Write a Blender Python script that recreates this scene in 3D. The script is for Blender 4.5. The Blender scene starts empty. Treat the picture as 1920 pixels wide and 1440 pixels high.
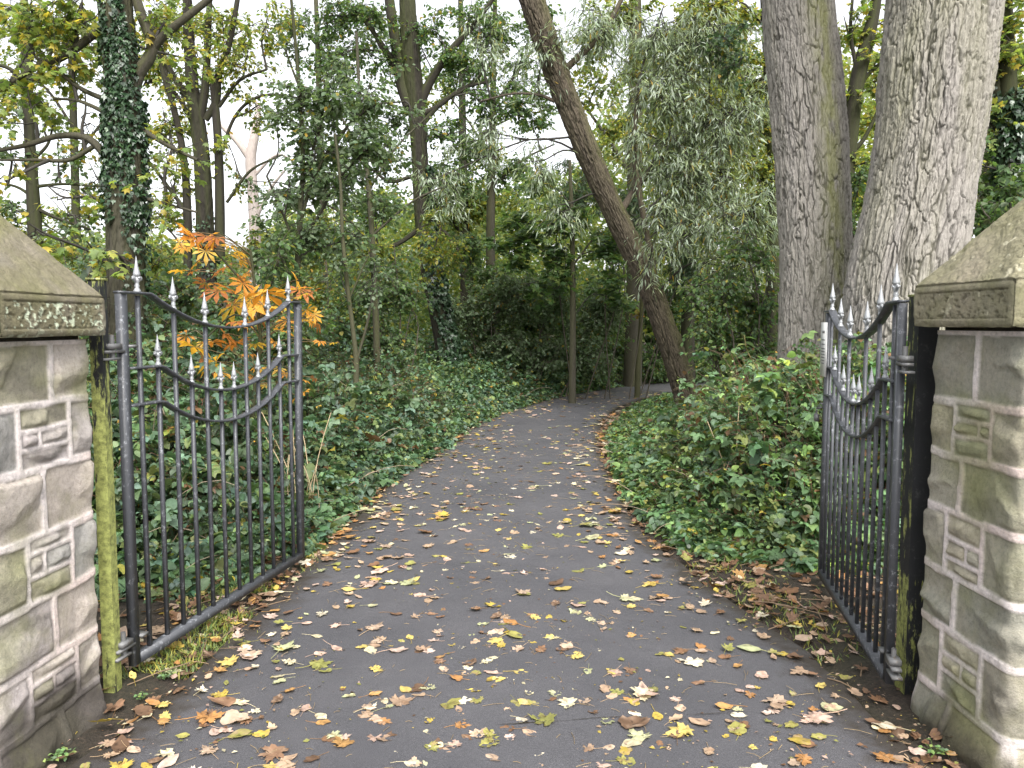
import bpy, math, random
import numpy as np
from mathutils import Vector
random.seed(7)
RNG = np.random.default_rng(7)
sc = bpy.context.scene
PI = math.pi
# ------------------------------------------------------------------ camera, sky, sun, exposure
F = 1478.0; TH = math.atan(113/F); H = 1.55
cam_d = bpy.data.cameras.new('camera'); cam = bpy.data.objects.new('camera', cam_d)
sc.collection.objects.link(cam); sc.camera = cam
cam.location = (0, 0, H); cam.rotation_euler = (PI/2-TH, 0, 0)
cam_d.sensor_width = 36; cam_d.lens = 36*F/1920; cam_d.clip_end = 2000; cam_d.clip_start = .05
SUN_EL, SUN_AZ = math.radians(48), math.radians(165)      # azimuth from +Y clockwise: behind and to the right
w = bpy.data.worlds.new('World'); sc.world = w; w.use_nodes = True
wn = w.node_tree.nodes; wl = w.node_tree.links
bg = wn['Background']
sky = wn.new('ShaderNodeTexSky'); sky.sky_type = 'NISHITA'; sky.sun_disc = False
sky.sun_elevation = SUN_EL; sky.sun_rotation = SUN_AZ; sky.dust_density = 4.0; sky.air_density = 1.0; sky.ozone_density = 1.0
hs = wn.new('ShaderNodeHueSaturation'); hs.inputs['Saturation'].default_value = .16
wl.new(sky.outputs[0], hs.inputs['Color']); wl.new(hs.outputs[0], bg.inputs[0]); bg.inputs[1].default_value = .15
sd = bpy.data.lights.new('sun', 'SUN'); sd.energy = 1.0; sd.angle = math.radians(25); sd.color = (1, .96, .9)
so = bpy.data.objects.new('sun', sd); sc.collection.objects.link(so)
dirv = Vector((math.sin(SUN_AZ)*math.cos(SUN_EL), math.cos(SUN_AZ)*math.cos(SUN_EL), math.sin(SUN_EL)))
so.rotation_euler = dirv.to_track_quat('Z', 'Y').to_euler(); so.location = (3, -6, 12)
sc.view_settings.view_transform = 'Standard'; sc.view_settings.look = 'None'
sc.view_settings.exposure = 1.6; sc.view_settings.gamma = 1.0
sc.cycles.max_bounces = 10; sc.cycles.diffuse_bounces = 5; sc.cycles.transmission_bounces = 7; sc.cycles.glossy_bounces = 2
sc.cycles.use_denoising = True

# ------------------------------------------------------------------ helpers
def ray(px, py):
    a = (px-960)/F; b = (720-py)/F
    return a, math.cos(TH)+b*math.sin(TH), b*math.cos(TH)-math.sin(TH)
def P(px, py, D):
    x, y, z = ray(px, py); t = D/y
    return np.array([x*t, D, H+z*t])
def G(px, py, z0=0.0):
    x, y, z = ray(px, py); t = (z0-H)/z
    return np.array([x*t, y*t, z0])
def tag(o, label=None, cat=None, group=None, kind=None):
    if label: o['label'] = label
    if cat: o['category'] = cat
    if group: o['group'] = group
    if kind: o['kind'] = kind
    return o
def empty(name, loc, label, cat, group=None):
    o = bpy.data.objects.new(name, None); sc.collection.objects.link(o); o.location = [float(v) for v in loc]
    o.empty_display_size = .1
    return tag(o, label, cat, group)
def link(name, me, parent=None):
    o = bpy.data.objects.new(name, me); sc.collection.objects.link(o)
    if parent is not None:
        o.parent = parent
        o.matrix_parent_inverse.identity()
        o.location = (-parent.location.x, -parent.location.y, -parent.location.z)   # meshes are written in world coordinates
    return o

def _h(ix, iy, iz, s):
    n = (ix*374761393 + iy*668265263 + iz*2147483647 + s*1274126177) & 0xffffffff
    n = ((n ^ (n >> 13))*1274126177) & 0xffffffff
    n = n ^ (n >> 16)
    return (n & 0xffff)/65535.0
def vnoise(p, s=0):
    p = np.asarray(p, float); i = np.floor(p).astype(np.int64); f = p-i; f = f*f*(3-2*f)
    out = 0
    for dx in (0, 1):
        for dy in (0, 1):
            for dz in (0, 1):
                wgt = (f[..., 0] if dx else 1-f[..., 0])*(f[..., 1] if dy else 1-f[..., 1])*(f[..., 2] if dz else 1-f[..., 2])
                out = out + wgt*_h(i[..., 0]+dx, i[..., 1]+dy, i[..., 2]+dz, s)
    return out*2-1
def fbm(p, o=4, s=0, g=.5):
    p = np.asarray(p, float); a = 1; r = 0; t = 0
    for k in range(o):
        r = r+a*vnoise(p*2**k+17.3*k, s+k); t += a; a *= g
    return r/t
def sstep(a, b, x):
    t = np.clip((x-a)/(b-a), 0, 1); return t*t*(3-2*t)
def cells(u, v, s=0, wrap=None, jit=.85):
    """distance to the nearest cell border of a jittered grid, and a random number per cell"""
    iu = np.floor(u).astype(np.int64); iv = np.floor(v).astype(np.int64)
    d1 = np.full(u.shape, 9.); d2 = np.full(u.shape, 9.); idr = np.zeros(u.shape)
    for a in (-1, 0, 1):
        for b in (-1, 0, 1):
            cu, cv = iu+a, iv+b
            hu = cu % wrap if wrap else cu
            px = cu+.5+jit*(_h(hu, cv, 0*cv, s)-.5); py = cv+.5+jit*(_h(hu, cv, 0*cv+1, s)-.5)
            d = np.hypot(px-u, py-v); r = _h(hu, cv, 0*cv+2, s)
            near = d < d1
            d2 = np.where(near, d1, np.minimum(d2, d)); idr = np.where(near, r, idr); d1 = np.where(near, d, d1)
    return d2-d1, idr

class MB:
    """collects vertices, faces and a colour per vertex"""
    def __init__(s): s.V = []; s.F3 = []; s.F4 = []; s.C = []; s.n = 0
    def add(s, v, f, col=(1, 1, 1)):
        v = np.asarray(v, float).reshape(-1, 3); f = np.asarray(f, np.int64)
        c = np.asarray(col, float)
        if c.ndim == 1: c = np.tile(c, (len(v), 1))
        s.V.append(v); s.C.append(c)
        (s.F3 if f.shape[1] == 3 else s.F4).append(f+s.n); s.n += len(v)
    def mesh(s, name, mat, smooth=False):
        me = bpy.data.meshes.new(name)
        if not s.V: return me
        V = np.concatenate(s.V).astype(np.float32); C = np.concatenate(s.C).astype(np.float32)
        f3 = np.concatenate(s.F3) if s.F3 else np.zeros((0, 3), np.int64)
        f4 = np.concatenate(s.F4) if s.F4 else np.zeros((0, 4), np.int64)
        me.vertices.add(len(V)); me.vertices.foreach_set('co', V.ravel())
        nl = f3.size+f4.size; me.loops.add(nl)
        me.loops.foreach_set('vertex_index', np.concatenate([f3.ravel(), f4.ravel()]).astype(np.int32))
        npoly = len(f3)+len(f4); me.polygons.add(npoly)
        st = np.concatenate([np.arange(len(f3))*3, f3.size+np.arange(len(f4))*4]).astype(np.int32)
        me.polygons.foreach_set('loop_start', st)
        if smooth: me.polygons.foreach_set('use_smooth', np.ones(npoly, bool))
        me.update(calc_edges=True)
        ca = me.attributes.new('Col', 'FLOAT_COLOR', 'POINT')
        ca.data.foreach_set('color', np.concatenate([C[:, :3], np.ones((len(C), 1), np.float32)], 1).astype(np.float32).ravel())
        me.materials.append(mat)
        return me
    def build(s, name, mat, parent=None, smooth=False):
        return link(name, s.mesh(name, mat, smooth), parent)
    def box(s, p0, ex, ey, ez, col=(1, 1, 1), taper=1):
        """box with centre p0 and half-extent vectors"""
        p0, ex, ey, ez = [np.asarray(q, float) for q in (p0, ex, ey, ez)]
        v = [p0+a*ex+b*ey+c*ez for c in (-1, 1) for b in (-1, 1) for a in (-1, 1)]
        s.add(v, [[0, 2, 3, 1], [4, 5, 7, 6], [0, 1, 5, 4], [2, 6, 7, 3], [0, 4, 6, 2], [1, 3, 7, 5]], col)

def tubes(mb, PT, R, sides=4, col=(1, 1, 1)):
    """PT (n,k,3) centre lines, R (n,k) radii"""
    PT = np.asarray(PT, float); R = np.asarray(R, float)
    n, k, _ = PT.shape
    T = np.gradient(PT, axis=1); T /= np.linalg.norm(T, axis=2, keepdims=True)+1e-9
    ref = np.where(np.abs(T[..., 2:3]) > .85, np.array([1., 0, 0]), np.array([0, 0, 1.]))
    A = np.cross(T, ref); A /= np.linalg.norm(A, axis=2, keepdims=True)+1e-9; B = np.cross(T, A)
    an = np.arange(sides)*2*PI/sides
    V = PT[:, :, None, :]+R[:, :, None, None]*(np.cos(an)[None, None, :, None]*A[:, :, None, :]+np.sin(an)[None, None, :, None]*B[:, :, None, :])
    i = np.arange(k-1)[:, None]*sides+np.arange(sides)[None, :]
    j = np.arange(k-1)[:, None]*sides+(np.arange(sides)[None, :]+1) % sides
    q = np.stack([i, j, j+sides, i+sides], -1).reshape(-1, 4)
    f = (q[None]+(np.arange(n)*k*sides)[:, None, None]).reshape(-1, 4)
    c = np.asarray(col, float)
    if c.ndim == 2: c = np.repeat(c, k*sides, 0)
    mb.add(V.reshape(-1, 3), f, c)

def curve(pts, k):
    """smooth resampled polyline (Catmull-Rom) through rows of any width"""
    p = np.asarray(pts, float); n = len(p)
    if n == 2: return p[0]+(p[1]-p[0])*np.linspace(0, 1, k)[:, None]
    e = np.vstack([2*p[0]-p[1], p, 2*p[-1]-p[-2]])
    t = np.linspace(0, n-1-1e-6, k); i = t.astype(int); f = (t-i)[:, None]
    a, b, c, d = e[i], e[i+1], e[i+2], e[i+3]
    return .5*(2*b+(c-a)*f+(2*a-5*b+4*c-d)*f**2+(3*b-a-3*c+d)*f**3)

# ------------------------------------------------------------------ materials
def nmat(name):
    m = bpy.data.materials.new(name); m.use_nodes = True
    nt = m.node_tree; b = nt.nodes['Principled BSDF']
    return m, nt, b
def N(nt, t, **kw):
    n = nt.nodes.new(t)
    for k, v in kw.items():
        if k.startswith('i_'): n.inputs[k[2:].replace('_', ' ')].default_value = v
        else: setattr(n, k, v)
    return n
def attr(nt):
    return N(nt, 'ShaderNodeAttribute', attribute_name='Col')
def ramp(nt, fac, stops):
    r = N(nt, 'ShaderNodeValToRGB'); e = r.color_ramp.elements
    while len(e) < len(stops): e.new(.5)
    for q, (p, c) in zip(e, stops): q.position = p; q.color = (*c, 1)
    nt.links.new(fac, r.inputs[0]); return r.outputs[0]
def mix(nt, fac, a, b, mode='MIX'):
    m = N(nt, 'ShaderNodeMix', data_type='RGBA', blend_type=mode)
    for s, v in ((m.inputs[0], fac), (m.inputs[6], a), (m.inputs[7], b)):
        if hasattr(v, 'is_linked'): nt.links.new(v, s)
        elif isinstance(v, (tuple, list)): s.default_value = (*v[:3], 1)
        else: s.default_value = v
    return m.outputs[2]
def bump(nt, b, h, strength, dist):
    n = N(nt, 'ShaderNodeBump', i_Strength=strength, i_Distance=dist)
    nt.links.new(h, n.inputs['Height']); nt.links.new(n.outputs[0], b.inputs['Normal'])
def noise(nt, scale, detail=4, rough=.6, vec=None):
    n = N(nt, 'ShaderNodeTexNoise', i_Scale=scale, i_Detail=detail, i_Roughness=rough)
    if vec is None:
        tc = N(nt, 'ShaderNodeNewGeometry'); vec = tc.outputs['Position']
    nt.links.new(vec, n.inputs['Vector']); return n.outputs[0]

def leaf_mat(name, rough=.5, trans=.35, spec=.4):
    m, nt, b = nmat(name); a = attr(nt)
    nz = noise(nt, 25, 2)
    c = mix(nt, 1.0, a.outputs[0], ramp(nt, nz, [(.3, (.75, .75, .75)), (.7, (1.2, 1.2, 1.2))]), 'MULTIPLY')
    nt.links.new(c, b.inputs['Base Color']); b.inputs['Roughness'].default_value = rough
    b.inputs['Specular IOR Level'].default_value = spec
    tr = N(nt, 'ShaderNodeBsdfTranslucent'); c2 = mix(nt, 1.0, c, (1.25, 1.3, .7), 'MULTIPLY'); nt.links.new(c2, tr.inputs[0])
    ms = N(nt, 'ShaderNodeMixShader'); ms.inputs[0].default_value = trans
    nt.links.new(b.outputs[0], ms.inputs[1]); nt.links.new(tr.outputs[0], ms.inputs[2])
    nt.links.new(ms.outputs[0], nt.nodes['Material Output'].inputs[0])
    return m
M = {}
M['leaf'] = leaf_mat('tree_leaf', .45, .55, .4)
M['bramble'] = leaf_mat('bramble_leaf', .5, .32, .4)
M['dry'] = leaf_mat('dry_leaf', .6, .12, .3)
M['ivy'] = leaf_mat('ivy_leaf', .35, .12, .6)

def bark_mat(name, c_lo, c_hi, moss=(.10, .13, .03), moss_amt=.35, fine=60):
    m, nt, b = nmat(name); a = attr(nt)
    sep = N(nt, 'ShaderNodeSeparateColor'); nt.links.new(a.outputs[0], sep.inputs[0])
    geo = N(nt, 'ShaderNodeNewGeometry'); mp = N(nt, 'ShaderNodeMapping'); mp.inputs['Scale'].default_value = (1, 1, .35)
    nt.links.new(geo.outputs['Position'], mp.inputs['Vector'])
    nz = noise(nt, fine, 5, .7, mp.outputs[0]); nl = noise(nt, 5, 3, .6)
    base = ramp(nt, nz, [(.3, c_lo), (.68, c_hi)])
    big = mix(nt, nl, base, tuple(.6*x+.4*y for x, y in zip(c_lo, c_hi)))
    crack = mix(nt, sep.outputs[0], tuple(x*.55 for x in c_lo), big)
    ms = N(nt, 'ShaderNodeMath', operation='MULTIPLY'); nt.links.new(sep.outputs[1], ms.inputs[0]); ms.inputs[1].default_value = moss_amt
    col = mix(nt, ms.outputs[0], crack, moss)
    nt.links.new(col, b.inputs['Base Color']); b.inputs['Roughness'].default_value = .9; b.inputs['Specular IOR Level'].default_value = .2
    bump(nt, b, nz, .7, .012)
    return m
M['bark_poplar'] = bark_mat('poplar_bark', (.155, .143, .127), (.37, .345, .315), (.20, .21, .07), .6, 45)
M['bark_willow'] = bark_mat('willow_bark', (.038, .031, .024), (.125, .10, .075), (.09, .10, .03), .55, 50)
M['bark_dark'] = bark_mat('dark_bark', (.016, .014, .011), (.045, .040, .030), (.07, .09, .02), .6, 45)
M['bark_grey'] = bark_mat('grey_bark', (.032, .029, .022), (.085, .077, .058), (.075, .085, .02), .5, 45)
M['bark_pale'] = bark_mat('pale_bark', (.32, .27, .25), (.55, .48, .44), (.3, .3, .2), .2, 30)

def soil():
    m, nt, b = nmat('woodland_soil')
    n1 = noise(nt, 9, 6, .7); n2 = noise(nt, 60, 5, .75); n3 = noise(nt, 1.3, 3)
    c = ramp(nt, n2, [(.3, (.018, .014, .010)), (.55, (.05, .036, .026)), (.75, (.11, .075, .05))])
    c = mix(nt, ramp(nt, n3, [(.45, (0, 0, 0)), (.65, (.5, .5, .5))]), c, (.035, .045, .015))
    nt.links.new(c, b.inputs['Base Color']); b.inputs['Roughness'].default_value = .95
    ad = N(nt, 'ShaderNodeMath', operation='ADD'); nt.links.new(n1, ad.inputs[0]); nt.links.new(n2, ad.inputs[1])
    bump(nt, b, ad.outputs[0], .9, .03); return m
M['soil'] = soil()
def asphalt():
    m, nt, b = nmat('asphalt')
    n1 = noise(nt, 420, 3, .7); n2 = noise(nt, 1.2, 4, .6); n3 = noise(nt, 9, 4, .6)
    v = N(nt, 'ShaderNodeTexVoronoi', i_Scale=170); g = N(nt, 'ShaderNodeNewGeometry'); nt.links.new(g.outputs['Position'], v.inputs['Vector'])
    c = ramp(nt, n1, [(.32, (.030, .030, .034)), (.56, (.078, .077, .084)), (.68, (.13, .13, .135)), (.78, (.32, .32, .32))])
    c = mix(nt, 1.0, c, ramp(nt, n2, [(.3, (.78, .78, .80)), (.7, (1.15, 1.13, 1.12))]), 'MULTIPLY')
    a = attr(nt); sp = N(nt, 'ShaderNodeSeparateColor'); nt.links.new(a.outputs[0], sp.inputs[0])
    ed = N(nt, 'ShaderNodeMath', operation='ADD'); nt.links.new(sp.outputs[0], ed.inputs[0])
    nn = N(nt, 'ShaderNodeMath', operation='MULTIPLY_ADD'); nt.links.new(n3, nn.inputs[0]); nn.inputs[1].default_value = 1.4; nn.inputs[2].default_value = -.7
    nt.links.new(nn.outputs[0], ed.inputs[1])
    c = mix(nt, ramp(nt, ed.outputs[0], [(.35, (0, 0, 0)), (.95, (1, 1, 1))]), c, (.030, .024, .018))
    nt.links.new(c, b.inputs['Base Color'])
    nt.links.new(ramp(nt, n3, [(.3, (.55, .55, .55)), (.7, (.78, .78, .78))]), b.inputs['Roughness'])
    bump(nt, b, v.outputs[0], .5, .004); return m
M['asphalt'] = asphalt()
def stone_mat():
    m, nt, b = nmat('sandstone'); a = attr(nt)
    n1 = noise(nt, 55, 6, .75); n2 = noise(nt, 7, 4, .6)
    c = mix(nt, 1.0, a.outputs[0], ramp(nt, n1, [(.25, (.62, .62, .60)), (.5, (1, 1, 1)), (.8, (1.3, 1.28, 1.22))]), 'MULTIPLY')
    c = mix(nt, ramp(nt, n2, [(.5, (0, 0, 0)), (.72, (.45, .45, .45))]), c, (.17, .17, .075))
    nt.links.new(c, b.inputs['Base Color']); b.inputs['Roughness'].default_value = .9; b.inputs['Specular IOR Level'].default_value = .25
    n3 = noise(nt, 130, 5, .75); bump(nt, b, n3, .8, .009); return m
M['stone'] = stone_mat()
def paint(name, c, rough, worn, metal=0.0, algae=None, amt=.5):
    m, nt, b = nmat(name)
    n1 = noise(nt, 38, 6, .75); n2 = noise(nt, 6, 4, .7)
    col = mix(nt, ramp(nt, n1, [(.56, (0, 0, 0)), (.68, (1, 1, 1))]), c, worn)
    if algae:
        geo = N(nt, 'ShaderNodeNewGeometry'); mp = N(nt, 'ShaderNodeMapping'); mp.inputs['Scale'].default_value = (1, 1, .2)
        nt.links.new(geo.outputs['Position'], mp.inputs['Vector'])
        n4 = noise(nt, 30, 6, .75, mp.outputs[0])
        at = attr(nt); ad = N(nt, 'ShaderNodeMath', operation='ADD'); nt.links.new(n4, ad.inputs[0])
        sp = N(nt, 'ShaderNodeSeparateColor'); nt.links.new(at.outputs[0], sp.inputs[0]); nt.links.new(sp.outputs[0], ad.inputs[1])
        a2 = mix(nt, ramp(nt, n1, [(.35, (0, 0, 0)), (.6, (1, 1, 1))]), tuple(.40*x for x in algae), tuple(1.35*x for x in algae))
        col = mix(nt, ramp(nt, ad.outputs[0], [(.95, (0, 0, 0)), (1.1, (1, 1, 1))]), col, a2)
    nt.links.new(col, b.inputs['Base Color']); b.inputs['Roughness'].default_value = rough; b.inputs['Metallic'].default_value = metal
    bump(nt, b, n1, .35, .002); return m
M['black'] = paint('black_gate_paint', (.050, .053, .060), .45, (.22, .23, .25), 0)
M['silver'] = paint('silver_finial_paint', (.31, .32, .33), .45, (.11, .11, .11), .4)
M['post'] = paint('algae_covered_black_post', (.015, .016, .018), .5, (.05, .05, .05), 0, (.25, .27, .085))
M['galv'] = paint('galvanised_steel', (.15, .15, .15), .55, (.10, .075, .05), .3)
M['sign'] = paint('notice_white', (.62, .62, .60), .4, (.5, .5, .46))
M['ink'] = paint('notice_grey_print', (.18, .18, .18), .6, (.25, .25, .25))
m_, nt_, b_ = nmat('plain_twig'); a_ = attr(nt_); nt_.links.new(a_.outputs[0], b_.inputs['Base Color']); b_.inputs['Roughness'].default_value = .8; M['twig'] = m_

# ------------------------------------------------------------------ path and ground
Lp = [(-1.78, -3), (-1.66, 0), (-1.56, 2.0), (-1.53, 2.65), (-1.43, 3.25), (-1.40, 3.58), (-1.32, 4.65), (-1.27, 5.75), (-1.15, 7.75), (-.77, 10.2), (-.42, 12.5), (.5, 15.4), (1.7, 17.8), (3.1, 19.8), (6, 22.4), (10, 24.5), (15, 26)]
Rp = [(1.60, -3), (1.58, 0), (1.50, 2.0), (1.46, 2.65), (1.42, 3.07), (1.37, 3.64), (1.22, 4.29), (1.02, 5.33), (.97, 6.06), (1.0, 7.75), (1.08, 9.4), (1.35, 11.8), (2.0, 14.6), (3.3, 17.2), (4.8, 18.6), (7.4, 20.4), (11, 22.2), (15.6, 23.6)]
KP = 420
def bylen(p, k):
    q = curve(p, 1500); s = np.r_[0, np.cumsum(np.hypot(*np.diff(q, axis=0).T))]
    t = np.linspace(0, s[-1], k); return np.stack([np.interp(t, s, q[:, 0]), np.interp(t, s, q[:, 1])], 1)
def make_path():
    L = curve(Lp, KP); R = curve(Rp, KP)
    L = curve([Lp[i] for i in range(len(Lp))], KP)
    # match the two edges by their control rows (padded to the same count)
    a = bylen(Lp, KP); b = bylen(Rp, KP)
    nw = 30; mb = MB(); t = np.linspace(0, 1, nw)
    a = a+.035*np.stack([fbm(np.c_[a*3, 0*a[:, :1]], 3, 3), 0*a[:, 0]], 1); b = b+.05*np.stack([fbm(np.c_[b*3, 0*b[:, :1]+9], 3, 4), 0*b[:, 0]], 1)
    X = a[:, None, :]*(1-t)[None, :, None]+b[:, None, :]*t[None, :, None]
    z = .012*np.sin(PI*t)[None, :]+.004+0*X[..., 0]
    V = np.concatenate([X, z[..., None]], 2).reshape(-1, 3)
    i = (np.arange(KP-1)[:, None]*nw+np.arange(nw-1)[None]).ravel()
    f = np.stack([i, i+1, i+1+nw, i+nw], 1)
    e = np.minimum(t, 1-t)*2.6; ec = np.clip(1-e/.30, 0, 1)
    c = np.repeat(np.tile(ec, KP)[:, None], 3, 1)
    mb.add(V, f, c)
    cx = np.linspace(-.1, 1.15, 90); cy = 2.93+.10*cx+.02*fbm(np.c_[cx*5, 0*cx, 0*cx], 4, 5); wd_ = .0028*(1+.8*fbm(np.c_[cx*14, 0*cx, 0*cx+3], 2, 6))*np.minimum(1, 8*np.minimum(cx+.1, 1.15-cx)/1.25)*np.clip(.5+2*fbm(np.c_[cx*9, 0*cx, 0*cx+8], 2, 7), 0, 1)
    cv = np.stack([np.stack([cx, cy-wd_, 0*cx+.019], 1), np.stack([cx, cy+wd_, 0*cx+.019], 1)], 1).reshape(-1, 3); i = np.arange(89)*2
    mb.add(cv, np.stack([i, i+2, i+3, i+1], 1), (1, 1, 1))
    return mb.build('path', M['asphalt'], smooth=True)
tag(make_path(), 'dark grey asphalt path scattered with autumn leaves, curving right into the wood', None, None, 'structure')
_LA = curve(Lp, 500); _RA = curve(Rp, 500)
def seg_x(poly, y):
    return np.interp(y, poly[:, 1], poly[:, 0])
def edge_dist(x, y):
    """positive outside the path, about zero at its edge; side -1 left, +1 right"""
    x = np.asarray(x, float); y = np.asarray(y, float)
    sh = x.shape; p = np.stack([x.ravel(), y.ravel()], 1)
    dl = np.full(len(p), 99.); dr = np.full(len(p), 99.)
    for q in range(0, 500, 4):
        dl = np.minimum(dl, np.hypot(p[:, 0]-_LA[q, 0], p[:, 1]-_LA[q, 1])); dr = np.minimum(dr, np.hypot(p[:, 0]-_RA[q, 0], p[:, 1]-_RA[q, 1]))
    lx = seg_x(_LA, p[:, 1]); rx = seg_x(_RA, p[:, 1])
    left = p[:, 0] < lx; right = p[:, 0] > rx
    left = left & ~((p[:, 1] > 26)); right = right & ~left
    d = np.where(left, dl, np.where(right, dr, -np.minimum(dl, dr)))
    d = np.where(p[:, 1] > 26, dl, d)
    side = np.where(left | (p[:, 1] > 26), -1, np.where(right, 1, 0))
    return d.reshape(sh), side.reshape(sh)
def ground_z(x, y):
    d, s = edge_dist(x, y)
    P3 = np.stack([x*1.0, y*1.0, 0*x], -1)
    z = -.03+.045*sstep(-.05, .25, d)+.02*fbm(P3*3, 3, 5)*sstep(0, .4, d)+.05*sstep(.3, 2.5, d)*(1+fbm(P3*.5, 2, 8))
    return z
def make_ground():
    xs = np.concatenate([-np.geomspace(300, 9, 14)[:-1], np.linspace(-9, 9, 150), np.geomspace(9, 300, 14)[1:]])
    ys = np.concatenate([-np.geomspace(200, 3, 10)[:-1], np.linspace(-3, 24, 240), np.geomspace(24, 500, 16)[1:]])
    X, Y = np.meshgrid(xs, ys)
    Z = ground_z(X, Y); Z = np.where((np.abs(X) > 12) | (Y > 26) | (Y < -3), .03, Z)
    nx = len(xs); ny = len(ys); i = (np.arange(ny-1)[:, None]*nx+np.arange(nx-1)[None]).ravel()
    mb = MB(); mb.add(np.stack([X, Y, Z], -1), np.stack([i, i+1, i+1+nx, i+nx], 1))
    return mb.build('ground', M['soil'], smooth=True)
tag(make_ground(), 'dark brown woodland soil under the leaf litter and undergrowth', None, None, 'structure')
# ------------------------------------------------------------------ stone pillars
ZC = [-.12, .15, .40, .61, .845, 1.06, 1.26, 1.54]
def stones_for(rng, courses, Wp, outer):
    """stones as (u0,u1,z0,z1); u runs round the four faces, 0 = far corner of the path face, Wp = near corner"""
    S = []
    for k, (z0, z1) in enumerate(zip(courses[:-1], courses[1:])):
        if k == 0:
            us = [0, .22, .5, .78, 1.05, 1.35, 1.7]; us = [u*Wp*4/2.0 for u in us]+[Wp*4]
            for a, b in zip(us[:-1], us[1:]): S.append((a, b, z0, z1-.0))
            continue
        if k % 2 == 1:    # courses with a small-stone stack
            far, near = (.27+rng.uniform(-.04, .04))*Wp, (.70+rng.uniform(-.05, .05))*Wp
            S.append((-.12, far, z0, z1)); S.append((near, Wp+.13, z0, z1))
            h = z1-z0
            if h > .2:
                a = z0+h*rng.uniform(.25, .40); b = a+h*rng.uniform(.28, .36); mf = rng.uniform(.35, .7)
                S += [(far, near, z0, a), (far, far+(near-far)*mf, a, b), (far+(near-far)*mf, near, a, b), (far, near, b, z1)]
            else:
                a = z0+h*.55; S += [(far, near, z0, a), (far, far+(near-far)*.6, a, z1), (far+(near-far)*.6, near, a, z1)]
            start = Wp+.13
        else:
            m = (.44+rng.uniform(-.08, .08))*Wp; S += [(-.2, m, z0, z1), (m, Wp+.2, z0, z1)]; start = Wp+.2
        u = start; end = 4*Wp-(.12 if k % 2 == 1 else .2)
        while u < end-.001:
            wd = rng.uniform(.16, .34); nu = u+wd
            if end-nu < .13: nu = end
            if rng.random() < .4 and nu-u > .18:
                zm = z0+(z1-z0)*rng.uniform(.4, .6); S += [(u, nu, z0, zm), (u, nu, zm, z1)]
            else: S.append((u, nu, z0, z1))
            u = nu
    return S
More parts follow.
